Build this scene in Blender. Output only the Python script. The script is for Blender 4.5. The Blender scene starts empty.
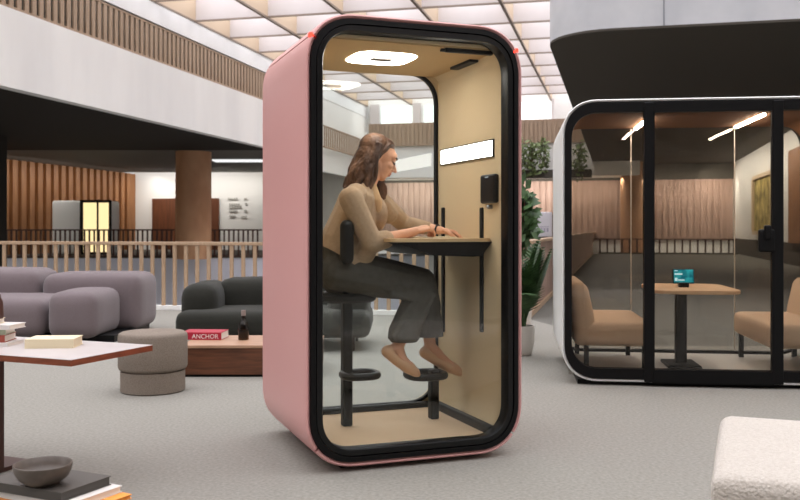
import bpy, bmesh, math, random
from mathutils import Vector, Matrix, noise
random.seed(7)
R = math.radians
SC = bpy.context.scene
COL = SC.collection
F, CX, HY, EYE = 900.0, 400.0, 229.0, 1.17

def at(px, py, Y):
    return Vector(((px-CX)/F*Y, Y, EYE-(py-HY)/F*Y))
def xat(px, Y): return (px-CX)/F*Y
def zat(py, Y): return EYE-(py-HY)/F*Y

# ------------------------------------------------------------------ materials
def lin(c):
    if isinstance(c, str):
        c = tuple(int(c[i:i+2], 16)/255 for i in (0, 2, 4))
    return tuple((x/12.92 if x <= .04045 else ((x+.055)/1.055)**2.4) for x in c)+(1,)

def mat(name, col, rough=.6, metal=0, col2=None, scale=8, stretch=(1, 1, 1), detail=4, bump=0, bscale=80, spec=.5,
        contrast=(.35, .65), sheen=0, trans=0, coat=0):
    m = bpy.data.materials.new(name); m.use_nodes = True
    nt = m.node_tree; b = nt.nodes['Principled BSDF']
    b.inputs['Base Color'].default_value = lin(col)
    b.inputs['Roughness'].default_value = rough
    b.inputs['Metallic'].default_value = metal
    b.inputs['Specular IOR Level'].default_value = spec
    b.inputs['Sheen Weight'].default_value = sheen
    b.inputs['Transmission Weight'].default_value = trans
    b.inputs['Coat Weight'].default_value = coat
    tc = nt.nodes.new('ShaderNodeTexCoord')
    if col2 is not None:
        mp = nt.nodes.new('ShaderNodeMapping'); mp.inputs['Scale'].default_value = stretch
        nz = nt.nodes.new('ShaderNodeTexNoise'); nz.inputs['Scale'].default_value = scale; nz.inputs['Detail'].default_value = detail
        rp = nt.nodes.new('ShaderNodeValToRGB')
        rp.color_ramp.elements[0].position = contrast[0]; rp.color_ramp.elements[1].position = contrast[1]
        rp.color_ramp.elements[0].color = lin(col); rp.color_ramp.elements[1].color = lin(col2)
        nt.links.new(tc.outputs['Object'], mp.inputs[0]); nt.links.new(mp.outputs[0], nz.inputs['Vector'])
        nt.links.new(nz.outputs['Fac'], rp.inputs[0]); nt.links.new(rp.outputs[0], b.inputs['Base Color'])
    if bump:
        n2 = nt.nodes.new('ShaderNodeTexNoise'); n2.inputs['Scale'].default_value = bscale; n2.inputs['Detail'].default_value = 3
        bp = nt.nodes.new('ShaderNodeBump'); bp.inputs['Strength'].default_value = bump; bp.inputs['Distance'].default_value = .01
        nt.links.new(tc.outputs['Object'], n2.inputs['Vector'])
        nt.links.new(n2.outputs['Fac'], bp.inputs['Height']); nt.links.new(bp.outputs[0], b.inputs['Normal'])
    return m

def emit(name, col, s):
    m = bpy.data.materials.new(name); m.use_nodes = True
    nt = m.node_tree; nt.nodes.remove(nt.nodes['Principled BSDF'])
    e = nt.nodes.new('ShaderNodeEmission'); e.inputs[0].default_value = lin(col); e.inputs[1].default_value = s
    nt.links.new(e.outputs[0], nt.nodes['Material Output'].inputs[0])
    return m

def glass(name, tint, ior=1.45, rough=0.0):
    m = bpy.data.materials.new(name); m.use_nodes = True
    nt = m.node_tree; nt.nodes.remove(nt.nodes['Principled BSDF'])
    t = nt.nodes.new('ShaderNodeBsdfTransparent'); t.inputs[0].default_value = lin(tint)
    g = nt.nodes.new('ShaderNodeBsdfGlossy'); g.inputs['Roughness'].default_value = rough
    fr = nt.nodes.new('ShaderNodeFresnel'); geo = nt.nodes.new('ShaderNodeNewGeometry'); mr = nt.nodes.new('ShaderNodeMapRange')
    mr.inputs['To Min'].default_value = ior; mr.inputs['To Max'].default_value = 1/ior
    nt.links.new(geo.outputs['Backfacing'], mr.inputs['Value']); nt.links.new(mr.outputs['Result'], fr.inputs[0])
    mx = nt.nodes.new('ShaderNodeMixShader')
    nt.links.new(fr.outputs[0], mx.inputs[0]); nt.links.new(t.outputs[0], mx.inputs[1]); nt.links.new(g.outputs[0], mx.inputs[2])
    nt.links.new(mx.outputs[0], nt.nodes['Material Output'].inputs[0])
    return m

M = dict(
    carpet=mat('carpet', '84817a', .95, col2='98958d', scale=55, detail=6, contrast=(.3, .7), bump=.25, bscale=300, spec=.1),
    pink=mat('pink_lacquer', 'd6a09c', .42, spec=.4),
    black=mat('black_metal', '070708', .5, spec=.22),
    rubber=mat('black_gloss', '070708', .36, spec=.35),
    felt=mat('beige_felt', 'cdb896', .95, col2='d2be9e', scale=160, spec=.1, bump=.05, bscale=400),
    boothfloor=mat('tan_carpet', 'd8bb9b', .97, col2='dfc3a4', scale=120, spec=.1, bump=.1, bscale=400),
    glass=glass('clear_glass', 'fbfdfc', 1.42),
    tint=glass('grey_glass', 'eceae6', 1.42),
    lamp=emit('lamp_white', 'fff8f0', 19.0),
    strip=emit('strip_white', 'fff8ee', 9),
    red=emit('red_led', 'ff3528', 4.0),
    pendant=emit('lamp_warm', 'fff0de', 105.0),
    white=mat('white_lacquer', 'e2e4e2', .4),
    desk=mat('desk_wood', 'd3b48a', .5, col2='c4a277', scale=6, stretch=(1, 12, 12)),
    oak=mat('oak_wood', 'e2c09a', .5, col2='d6b088', scale=5, stretch=(1.2, 14, 14)),
    walnut=mat('walnut_wood', '6b4029', .42, col2='4a2a18', scale=4, stretch=(1.2, 5, 12), contrast=(.3, .7)),
    walnutend=mat('walnut_top', 'b28e74', .45, col2='9f7a60', scale=4, stretch=(1.2, 10, 10)),
    rail=mat('ash_rail', 'b89d82', .55, col2='aa8e72', scale=5, stretch=(8, 8, 1)),
    slat=mat('wall_slats', '99693f', .6, col2='845633', scale=3, stretch=(6, 6, .4)),
    slatpale=mat('pale_slats', 'b3978a', .6, col2='9d8172', scale=3, stretch=(5, 5, .3)),
    slatgrey=mat('greyed_slats', 'b39c86', .7, col2='9d8671', scale=3, stretch=(6, 6, .4)),
    darkwood=mat('brown_board', '4b3a2e', .7),
    colwood=mat('column_wood', 'c79a76', .5, col2='a97a58', scale=1.2, stretch=(1, 1, .5), contrast=(.3, .7)),
    concrete=mat('pale_concrete', 'f0f0ef', .8, col2='e6e6e6', scale=.8, stretch=(1, 1, .25), contrast=(.35, .65)),
    greyconc=mat('grey_concrete', 'd2d5da', .8, col2='c4c8ce', scale=1.5, stretch=(1, 1, 1)),
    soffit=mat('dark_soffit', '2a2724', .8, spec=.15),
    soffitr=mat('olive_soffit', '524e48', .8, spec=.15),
    wall=mat('white_wall', 'ecebe8', .8),
    voidwall=mat('pale_blue_wall', 'd9dcea', .8),
    fin=mat('coffer_fin', 'd3cccb', .8, col2='cbc4c2', scale=.6), beam=mat('coffer_beam', 'ccb69d', .8), shadededge=mat('shaded_coffer_edge', '8f8074', .7), backwall=mat('back_wall', '77706a', .8),
    mauve=mat('mauve_fabric', '6f6466', .95, col2='766b6d', scale=120, bump=.15, bscale=260, sheen=.2, spec=.1),
    olive=mat('black_fabric', '2b2b27', .95, col2='31312c', scale=120, bump=.15, bscale=260, sheen=.1, spec=.1),
    taupe=mat('taupe_fabric', '7b7066', .95, col2='8c8176', scale=150, bump=.3, bscale=260, spec=.1),
    tan=mat('tan_upholstery', 'cdb297', .85, col2='d2b89e', scale=60, bump=.05, bscale=300, spec=.2),
    boucle=mat('boucle', 'cdc5bb', .98, col2='bfb6ab', scale=90, bump=.9, bscale=110, sheen=.3, spec=.1),
    tabletop=mat('laminate_top', 'c4bdbb', .35, col2='bbb4b1', scale=4),
    tableedge=mat('red_wood_edge', '8a4526', .45, col2='743719', scale=6, stretch=(2, 2, 12)),
    brownleg=mat('brown_leg', '45261c', .5),
    slab=mat('charcoal_cover', '4b4641', .5, spec=.4),
    ceramic=mat('brown_ceramic', '60554c', .4, col2='544a42', scale=30, spec=.5),
    paper=mat('book_pages', 'e6e0d6', .9),
    cream=mat('cream_cover', 'e3d5b4', .7),
    redcover=mat('red_cover', 'a3122f', .5),
    crimson=mat('brick_red_cover', '9a4a3c', .6),
    green=mat('sage_cover', 'a9b29a', .7),
    greycover=mat('pale_grey_cover', 'd8d2cd', .6),
    orange=mat('orange_cover', 'e8963c', .6),
    bottle=glass('brown_glass', 'b59d84', 1.5),
    cap=mat('bottle_neck_foil', '8d7f7a', .4),
    pot=mat('white_pot', 'c9c3bb', .6),
    leaf=mat('palm_leaf', '2f4a26', .55, col2='48663a', scale=9),
    leaf2=mat('trailing_leaf', '55663c', .6, col2='75824f', scale=4),
    soil=mat('soil', '2b221b', .9),
    skin=mat('skin', 'd29c7e', .5, col2='daa588', scale=14, spec=.35),
    lip=mat('lips', 'a8574c', .45),
    dark=mat('lash_dark', '2a1a14', .6),
    hair=mat('brown_hair', '3d281e', .5, col2='86624a', scale=9, stretch=(1, 1, .35), contrast=(.38, .7), spec=.25, bump=.5, bscale=60),
    knit=mat('beige_knit', 'a58c72', .95, col2='ae957b', scale=60, bump=.3, bscale=240, sheen=.15, spec=.1),
    top=mat('beige_top', 'bd9b74', .9),
    trousers=mat('charcoal_cloth', '494742', .85, col2='514f4a', scale=30, bump=.1, bscale=200, spec=.2),
    shoe=mat('tan_leather', 'd0a684', .5, spec=.4),
    moss=mat('moss_panel', '7a6a35', .95, col2='c9b469', scale=2.2, detail=8, contrast=(.35, .65), bump=.8, bscale=12),
    frame=mat('pale_frame', 'd8c0a0', .5),
    screen=None,
    doorwood=mat('door_wood', '6b3d22', .55, col2='5a3019', scale=2, stretch=(5, 5, .4)),
    ink=mat('grey_lettering', 'b0ada8', .7),
    whiteink=mat('white_lettering', 'e9dede', .6),
    steel=mat('steel', 'a8a8a8', .3, metal=.9),
    ceilbrown=mat('brown_felt', '6a4a32', .95, spec=.1),
    podfloor=mat('pod_carpet', 'd0ab88', .95, col2='d6b392', scale=60, spec=.1),
    skyl=emit('skylight_glass', 'f8f8ff', 3.3),
    daylight=emit('window_daylight', 'ffffff', 1.6),
    boothlit=emit('lit_room', 'ffe3a8', 1.1),
)

# ------------------------------------------------------------------ mesh builder
class MB:
    def __init__(s): s.bm = bmesh.new()
    def box(s, x0, x1, y0, y1, z0, z1, mtx=None):
        vs = [s.bm.verts.new((x, y, z)) for x in (x0, x1) for y in (y0, y1) for z in (z0, z1)]
        if mtx is not None:
            for v in vs: v.co = mtx @ v.co
        for f in ((0, 1, 3, 2), (4, 6, 7, 5), (0, 4, 5, 1), (2, 3, 7, 6), (0, 2, 6, 4), (1, 5, 7, 3)):
            s.bm.faces.new([vs[i] for i in f])
        return s
    def soft(s, x0, x1, y0, y1, z0, z1, r, n=8, mtx=None, puff=0, wob=0):
        c = Vector(((x0+x1)/2, (y0+y1)/2, (z0+z1)/2)); h = Vector((abs(x1-x0)/2, abs(y1-y0)/2, abs(z1-z0)/2))
        r = min(r, h.x*.999, h.y*.999, h.z*.999); inn = h-Vector((r, r, r))
        # parameter positions: cluster the ring near the edges
        def coords(i, L, rr):
            ts = [-L, -L+rr*.15, -L+rr*.5, -L+rr]
            m = 4
            ts += [(-L+rr)+(2*L-2*rr)*k/m for k in range(1, m)]
            ts += [L-rr, L-rr*.5, L-rr*.15, L]
            return ts
        seen = {}
        def vert(p):
            k = tuple(round(q, 6) for q in p)
            if k in seen: return seen[k]
            q = Vector([max(-inn[i], min(inn[i], p[i])) for i in range(3)])
            d = Vector(p)-q
            v = q+(d.normalized()*r if d.length > 1e-9 else d)
            if puff:
                f = 1
                v.z += puff*(1-(v.x/h.x)**2)*(1-(v.y/h.y)**2)*(1 if v.z > 0 else -.2)
                v.y += puff*(1-(v.x/h.x)**2)*(1-(v.z/h.z)**2)*(1 if v.y > 0 else -1)*.6
            v = c+v
            if wob:
                nv = noise.noise_vector(v*18)
                v = v+nv*wob
            if mtx is not None: v = mtx @ v
            seen[k] = s.bm.verts.new(v); return seen[k]
        cs = [coords(i, h[i], r) for i in range(3)]
        for ax in range(3):
            u, w = [(1, 2), (2, 0), (0, 1)][ax]
            for sg in (-1, 1):
                for i in range(len(cs[u])-1):
                    for j in range(len(cs[w])-1):
                        q = []
                        for (a, b) in ((i, j), (i+1, j), (i+1, j+1), (i, j+1)):
                            p = [0, 0, 0]; p[ax] = sg*h[ax]; p[u] = cs[u][a]; p[w] = cs[w][b]
                            q.append(vert(p))
                        if len(set(q)) == 4:
                            try: s.bm.faces.new(q if sg > 0 else q[::-1])
                            except ValueError: pass
        return s
    def tube(s, pts, rad, n=12, closed=False, cap=True, sy=1.0):
        pts = [Vector(p) for p in pts]
        if not isinstance(rad, (list, tuple)): rad = [rad]*len(pts)
        rings = []; prev = None
        for i, p in enumerate(pts):
            if closed: t = (pts[(i+1) % len(pts)]-pts[i-1])
            else: t = pts[min(i+1, len(pts)-1)]-pts[max(i-1, 0)]
            t = t.normalized() if t.length > 1e-9 else Vector((0, 0, 1))
            if prev is None:
                a = Vector((0, 0, 1)) if abs(t.z) < .9 else Vector((1, 0, 0))
                nrm = (a-t*a.dot(t)).normalized()
            else:
                nrm = prev-t*prev.dot(t)
                nrm = nrm.normalized() if nrm.length > 1e-6 else t.orthogonal().normalized()
            prev = nrm; bi = t.cross(nrm)
            rings.append([s.bm.verts.new(p+(nrm*math.cos(2*math.pi*k/n)+bi*math.sin(2*math.pi*k/n)*sy)*rad[i]) for k in range(n)])
        m = len(rings)
        for i in range(m if closed else m-1):
            A, B = rings[i], rings[(i+1) % m]
            for k in range(n): s.bm.faces.new((A[k], A[(k+1) % n], B[(k+1) % n], B[k]))
        if cap and not closed:
            s.bm.faces.new(rings[0][::-1]); s.bm.faces.new(rings[-1])
        return s
    def lathe(s, prof, n=32, c=(0, 0, 0), sq=None):
        rings = []
        for (r, z) in prof:
            if r < 1e-6: rings.append([s.bm.verts.new((c[0], c[1], c[2]+z))])
            else: rings.append([s.bm.verts.new((c[0]+r*math.cos(2*math.pi*k/n), c[1]+r*math.sin(2*math.pi*k/n), c[2]+z)) for k in range(n)])
        for A, B in zip(rings, rings[1:]):
            for k in range(n):
                a = [A[k % len(A)], A[(k+1) % len(A)], B[(k+1) % len(B)], B[k % len(B)]]
                q = []
                for v in a:
                    if v not in q: q.append(v)
                if len(q) > 2:
                    try: s.bm.faces.new(q)
                    except ValueError: pass
        return s
    def prism(s, poly, z0, z1):
        lo = [s.bm.verts.new((x, y, z0)) for x, y in poly]; hi = [s.bm.verts.new((x, y, z1)) for x, y in poly]
        s.bm.faces.new(lo[::-1]); s.bm.faces.new(hi)
        for i in range(len(poly)):
            j = (i+1) % len(poly); s.bm.faces.new((lo[i], lo[j], hi[j], hi[i]))
        return s
    def ell(s, c, r, mtx=None, n=16):
        c = Vector(c); rings = []
        for i in range(n//2+1):
            ph = math.pi*i/(n//2)-math.pi/2
            ring = []
            for k in range(n):
                th = 2*math.pi*k/n
                p = Vector((r[0]*math.cos(ph)*math.cos(th), r[1]*math.cos(ph)*math.sin(th), r[2]*math.sin(ph)))
                if mtx is not None: p = mtx @ p
                ring.append(p+c)
            rings.append([s.bm.verts.new(ring[0])] if i in (0, n//2) else [s.bm.verts.new(p) for p in ring])
        for A, B in zip(rings, rings[1:]):
            for k in range(n):
                q = []
                for v in (A[k % len(A)], A[(k+1) % n % len(A)], B[(k+1) % n % len(B)], B[k % len(B)]):
                    if v not in q: q.append(v)
                s.bm.faces.new(q)
        return s
    def cap(s, p0, r0, p1, r1, n=14, side=None, flat=1.0):
        """tapered capsule, optionally flattened by flat along direction side"""
        p0, p1 = Vector(p0), Vector(p1); t = (p1-p0); L = t.length; t = t.normalized()
        a = t.orthogonal().normalized()
        if side is not None:
            sd = Vector(side); a = (sd-t*sd.dot(t)).normalized()
        b = t.cross(a); rings = []
        st = []
        for i in range(5):
            an = math.pi/2*(1-i/4); st.append((p0-t*r0*math.sin(an), r0*math.cos(an)))
        for i in range(5):
            an = math.pi/2*i/4; st.append((p1+t*r1*math.sin(an), r1*math.cos(an)))
        for (c, r) in st:
            if r < 1e-6: rings.append([s.bm.verts.new(c)])
            else: rings.append([s.bm.verts.new(c+a*r*flat*math.cos(2*math.pi*k/n)+b*r*math.sin(2*math.pi*k/n)) for k in range(n)])
        for A, B in zip(rings, rings[1:]):
            for k in range(n):
                q = []
                for v in (A[k % len(A)], A[(k+1) % n % len(A)], B[(k+1) % n % len(B)], B[k % len(B)]):
                    if v not in q: q.append(v)
                s.bm.faces.new(q)
        return s
    def chain(s, pr, side=None, flat=1.0, n=14):
        for (p, r), (q, r2) in zip(pr, pr[1:]): s.cap(p, r, q, r2, n, side, flat)
        return s
    def bevel(s, w, seg=2):
        bmesh.ops.bevel(s.bm, geom=[e for e in s.bm.edges], offset=w, segments=seg, profile=.5, affect='EDGES')
        return s
    def moved(s, off):
        bmesh.ops.translate(s.bm, verts=s.bm.verts, vec=Vector(off)); return s

def link(name, me, m, parent=None, smooth=True):
    o = bpy.data.objects.new(name, me); COL.objects.link(o)
    if m is not None: me.materials.append(m)
    if parent is not None: o.parent = parent
    return o

def obj(name, mb, m, parent=None, smooth=35, remesh=None, soften=0):
    bm = mb.bm
    bmesh.ops.recalc_face_normals(bm, faces=bm.faces)
    me = bpy.data.meshes.new(name); bm.to_mesh(me); bm.free()
    o = link(name, me, m, parent)
    if remesh:
        md = o.modifiers.new('r', 'REMESH'); md.mode = 'VOXEL'; md.voxel_size = remesh; md.use_smooth_shade = True
        if soften:
            sm = o.modifiers.new('s', 'SMOOTH'); sm.factor = .5; sm.iterations = soften
        dg = bpy.context.evaluated_depsgraph_get(); dg.update()
        nm = bpy.data.meshes.new_from_object(o.evaluated_get(dg))
        o.modifiers.clear(); o.data = nm; nm.name = name
        if m is not None and len(nm.materials) == 0: nm.materials.append(m)
        for p in nm.polygons: p.use_smooth = True
    elif smooth:
        for p in o.data.polygons: p.use_smooth = True
        o.data.set_sharp_from_angle(angle=R(smooth))
    return o

def tag(o, label, cat, group=None, kind=None):
    o['label'] = label; o['category'] = cat
    if group: o['group'] = group
    if kind: o['kind'] = kind
    return o
def thing(name, label, cat, loc=(0, 0, 0), rz=0, group=None):
    o = bpy.data.objects.new(name, None); COL.objects.link(o); o.empty_display_size = .1
    o.location = loc; o.rotation_euler = (0, 0, rz)
    return tag(o, label, cat, group)
def struct(name, mb, m, label=None, smooth=30):
    o = obj(name, mb, m, smooth=smooth); o['kind'] = 'structure'
    if label: o['label'] = label
    return o
def copy_part(o, parent):
    c = o.copy(); COL.objects.link(c); c.parent = parent
    return c
def kids(o): return [c for c in bpy.data.objects if c.parent is o]
def copy_tree(o, parent=None):
    c = o.copy(); COL.objects.link(c)
    if parent is not None: c.parent = parent
    for k in kids(o): copy_tree(k, c)
    return c

# ------------------------------------------------------------------ camera, world, light
cd = bpy.data.cameras.new('camera'); cam = bpy.data.objects.new('camera', cd); COL.objects.link(cam)
cam.location = (0, 0, EYE); cam.rotation_euler = (R(90), 0, 0)
cd.sensor_width = 36; cd.lens = 36*F/800; cd.shift_y = -(250-HY)/800; cd.clip_end = 300
cd.dof.use_dof = True; cd.dof.focus_distance = 4.8; cd.dof.aperture_fstop = 5.0
SC.camera = cam
SC.view_settings.view_transform = 'Standard'; SC.view_settings.look = 'None'
SC.view_settings.exposure = 0.18; SC.view_settings.gamma = 1
SC.cycles.use_denoising = True
SC.cycles.transparent_max_bounces = 24; SC.cycles.max_bounces = 10; SC.cycles.diffuse_bounces = 5
SC.cycles.sample_clamp_indirect = 6
w = bpy.data.worlds.new('world'); SC.world = w; w.use_nodes = True
w.node_tree.nodes['Background'].inputs[0].default_value = (1, .985, .96, 1)
w.node_tree.nodes['Background'].inputs[1].default_value = .55

# ================================================================== SETTING
AX = Vector((.235, .972, 0)); EX = Vector((.972, -.235, 0))     # atrium axis and its cross direction
def frame_m(o): return Matrix(((EX.x, AX.x, 0, o[0]), (EX.y, AX.y, 0, o[1]), (0, 0, 1, o[2] if len(o) > 2 else 0), (0, 0, 0, 1)))
def endY(X): return 48.0-.242*X

fl = MB(); fl.prism([(-22, -5), (22, -5), (24, 9.0), (2.3, 9.0), (1.65, 11.81), (-22, 17.53)], -.35, 0)
struct('floor', fl, M['carpet'], 'grey heather carpet')
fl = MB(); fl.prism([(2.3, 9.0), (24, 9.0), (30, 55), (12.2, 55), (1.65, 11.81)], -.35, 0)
struct('floor_mezzanine', fl, mat('shaded_carpet', '6a6862', .95, col2='74726c', scale=40, spec=.1), 'carpet under the mezzanine, shade put into its colour')  # mostly the mezzanine's shade, put into a darker carpet colour
g2 = MB(); g2.prism([(-45, 37.4), (-9, 37.6), (-5.6, 38.0), (-2.5, 39.6), (0, 42.5), (10.0, 43.0), (9.5, 60), (-45, 60)], -.05, 0)
struct('floor_far_gallery', g2, mat('gallery_carpet', '5e5a55', .95, spec=.1))
vw = MB(); vw.prism([(-45, 37.45), (-9, 37.65), (-5.6, 38.05), (-2.5, 39.65), (0, 42.55), (9.2, 43.05), (9.2, 43.3), (-45, 38.5)], -5, -.051)
struct('wall_void', vw, M['voidwall'], 'pale slab edge of the far gallery')
lf = MB(); lf.box(-45, 12, 12, 60, -5.2, -5); struct('floor_lower', lf, M['carpet'])
# white parapet at the far side of the void
pw = MB(); pw.box(-2.0, 9.4, 42.6, 42.75, -5, .55); struct('wall_parapet', pw, M['wall'], 'white parapet across the far side of the void')

# left gallery: soffit, fascia, edge beam, wall behind
def fx(Y): return -13.4+.24*Y
def strip(mb, Y0, Y1, d0, d1, z0, z1):
    mb.prism([(fx(Y0)+d0, Y0), (fx(Y0)+d1, Y0), (fx(Y1)+d1, Y1), (fx(Y1)+d0, Y1)], z0, z1); return mb
f1 = strip(MB(), 10, 36, -.3, 0, 4.3, 6.06); struct('wall_gallery_left', f1, M['concrete'], 'white fascia of the left gallery')
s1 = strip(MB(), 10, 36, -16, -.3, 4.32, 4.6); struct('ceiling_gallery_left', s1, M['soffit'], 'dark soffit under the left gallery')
e1 = strip(MB(), 10, 50, -.5, 0, 7.16, 7.8); struct('trim_1', e1, M['concrete'], 'white edge beam under the coffered ceiling')
b1 = strip(MB(), 10, 36, -5, -4.8, 6.0, 7.9); struct('wall_gallery_back', b1, M['darkwood'])
s3 = strip(MB(), 10, 50, -5, -.5, 7.16, 7.3); struct('ceiling_gallery_upper', s3, M['wall'])
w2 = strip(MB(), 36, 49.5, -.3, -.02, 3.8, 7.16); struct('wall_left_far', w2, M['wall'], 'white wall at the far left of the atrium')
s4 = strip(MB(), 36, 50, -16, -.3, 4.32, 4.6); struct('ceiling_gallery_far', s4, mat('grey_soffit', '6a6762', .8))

def slat_wall(name, p0, p1, z0, z1, pitch, wd, dp, m, back, nside=1, label=None):
    p0, p1 = Vector((p0[0], p0[1], 0)), Vector((p1[0], p1[1], 0)); t = (p1-p0); L = t.length; t.normalize(); nn = Vector((t.y, -t.x, 0))*nside
    mt = Matrix(((t.x, nn.x, 0, p0.x), (t.y, nn.y, 0, p0.y), (0, 0, 1, 0), (0, 0, 0, 1)))
    b = MB(); b.box(0, L, -.12, 0, z0, z1, mt)
    n = int(L/pitch)
    for i in range(n): b.box(i*pitch, i*pitch+wd, 0, dp, z0, z1, mt)
    return struct(name, b, m, label)
slat_wall('wall_slats_left', (-23.0, 18.6), (-15.2, 51.75), 0, 4.32, .62, .34, .16, M['slat'], None, 1, 'orange wooden slat wall under the left gallery')
ew = MB(); ew.prism([(-15.3, 51.75), (-15.3, 52.0), (30, 41.0), (30, 40.74)], 0, 9); struct('wall_end', ew, M['wall'], 'white end wall of the atrium')
def end_at(px, off=0):
    q = (px-CX)/F; Y = (48.0-off)/(1+.242*q); return Vector((q*Y, Y, 0))
slat_wall('wall_slats_end', end_at(372, .05)[:2], end_at(733, .05)[:2], .62, 3.62, .3, .2, .06, M['slatpale'], None, 1, 'pale wooden slat wall at the far end')
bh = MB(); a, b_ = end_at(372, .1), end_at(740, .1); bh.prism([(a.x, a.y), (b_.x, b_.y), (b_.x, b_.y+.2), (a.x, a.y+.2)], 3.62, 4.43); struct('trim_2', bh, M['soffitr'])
# end gallery: balustrade, fascia, windows
slat_wall('wall_balustrade_end', end_at(369, 2.6)[:2], end_at(600, 2.6)[:2], 5.35, 6.5, .22, .15, .05, M['slatgrey'], None, 1, 'wooden balustrade of the end gallery')
a, b_ = end_at(369, 2.5), end_at(640, 2.5)
fe = MB(); fe.prism([(a.x, a.y), (b_.x, b_.y), (b_.x, b_.y+2.5), (a.x, a.y+2.5)], 3.75, 5.35); struct('wall_fascia_end', fe, M['wall'], 'white fascia of the end gallery')
for i, (p0, p1) in enumerate(((381, 412), (424, 455), (467, 497), (509, 551))):
    a, b_ = end_at(p0, .12), end_at(p1, .12)
    wn = MB(); wn.prism([(a.x, a.y), (b_.x, b_.y), (b_.x, b_.y+.05), (a.x, a.y+.05)], 6.4, 7.7)
    struct('window_%d' % (i+1), wn, M['daylight'], 'bright high window in the end wall')
for i, (p0, p1) in enumerate(((370, 379), (413, 421), (456, 464), (498, 506), (552, 554))):
    a, b_ = end_at(p0, .35), end_at(p1, .35)
    wn = MB(); wn.prism([(a.x, a.y), (b_.x, b_.y), (b_.x, b_.y+.3), (a.x, a.y+.3)], 6.3, 7.8)
    struct('trim_%d' % (i+3), wn, M['fin'])

# coffered ceiling: deep thin fins below skylights
O = (-6.54, 28.7, 0); mt = frame_m(O)
ce = MB()
for k in range(0, 12): ce.box(2.45*k-.045, 2.45*k+.045, -36, 20.5, 7.8, 8.75, mt)
struct('ceiling', ce, M['beam'], 'coffered ceiling of deep pale beams')
ce = MB()
for j in range(-13, 9): ce.box(0, 27, 2.6*j-.03, 2.6*j+.03, 7.82, 8.75, mt)
struct('ceiling_fins', ce, M['fin'])
ce = MB()
for k in range(0, 12): ce.box(2.45*k-.045, 2.45*k+.045, -36, 20.5, 7.74, 7.80, mt)
for j in range(-13, 9): ce.box(0, 27, 2.6*j-.03, 2.6*j+.03, 7.77, 7.82, mt)
struct('trim_14', ce, M['shadededge'], 'lower edge of the coffers, dark with painted shade')  # backlit underside of the coffers: its shade is put into this strip's colour
wb = MB(); wb.box(-22, 22, -5.3, -5, 0, 7.7); struct('wall_back', wb, M['backwall'])
sk = MB(); sk.box(-6, 27, -36, 20.5, 9.3, 9.35, mt); struct('window_skylight', sk, M['skyl'], 'skylight above the coffers')

# right mezzanine with a rounded corner
mp = []
c0 = Vector((2.42, 15.0, 0)); rr = 1.1
for i in range(9):
    an = R(180+90*i/8); l = Vector((rr+rr*math.cos(an), rr+rr*math.sin(an), 0))
    mp.append(c0+EX*l.x+AX*l.y)
mp = [(p.x, p.y) for p in mp]+[tuple((c0+EX*16)[:2]), tuple((c0+EX*16+AX*35)[:2]), tuple((c0+AX*35)[:2])]
mz = MB(); mz.prism(mp, 4.46, 7.5); struct('wall_mezzanine', mz, M['greyconc'], 'grey concrete fascia of the right mezzanine')
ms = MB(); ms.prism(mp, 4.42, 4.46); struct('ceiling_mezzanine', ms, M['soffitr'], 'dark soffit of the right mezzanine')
for i, s_ in enumerate((1.9, 4.6, 7.3)):
    p = c0+EX*s_-AX*.004
    jt = MB(); jt.box(-.012, .012, -.004, .02, 4.46, 7.5, frame_m((p.x, p.y, 0))); struct('trim_%d' % (i+8), jt, mat('joint%d' % i, '8f949b', .9))
# right wall under the mezzanine
c1 = end_at(734, 0); rwm = frame_m((c1.x, c1.y, 0))
rw = MB(); rw.box(0, .25, -22, .3, .72, 4.43, rwm); struct('wall_right', rw, M['wall'], 'white wall under the right mezzanine')
rb = MB(); rb.box(-.05, .25, -22, .3, 0, .72, rwm); struct('baseboard_right', rb, M['soffitr'])
# wooden parapet along the void
def pline(Y): return 1.65+.2418*(Y-11.81)
sl = slat_wall('wall_parapet_wood', (pline(11.81), 11.81), (pline(50), 50), 0, .98, .24, .2, .03, M['slatpale'], None, 1, 'low wooden parapet beside the void')
tr = MB(); tr.prism([(pline(11.7)-.06, 11.7), (pline(11.7)+.1, 11.7), (pline(50)+.1, 50), (pline(50)-.06, 50)], .98, 1.02); struct('trim_11', tr, M['rail'])
tr = MB(); tr.prism([(pline(11.7)+.03, 11.7), (pline(11.7)+.07, 11.7), (pline(50)+.07, 50), (pline(50)+.03, 50)], 0.001, .07); struct('trim_12', tr, M['rail'])

# columns
def column(name, px, Y, r, z0, z1, m, label):
    b = MB(); b.lathe([(0, z0), (r, z0), (r, z1), (0, z1)], 40, (xat(px, Y), Y, 0)); return struct(name, b, m, label)
column('column_1', 193.5, 36.8, .72, -.05, 4.35, M['colwood'], 'round wooden column under the left gallery')
column('column_2', 633, 44.0, .6, 0, 4.43, M['colwood'], 'round wooden column under the right mezzanine')
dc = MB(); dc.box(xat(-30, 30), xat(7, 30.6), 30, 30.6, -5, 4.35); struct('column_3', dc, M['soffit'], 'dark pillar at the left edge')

# double door in the white end wall
p = end_at(152, .06); q = end_at(219, .06)
dr = MB(); dr.prism([(p.x, p.y), (q.x, q.y), (q.x, q.y+.06), (p.x, p.y+.06)], 0, 2.9)
d1 = struct('door_1', dr, M['doorwood'], 'brown wooden doors in the white end wall')
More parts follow.
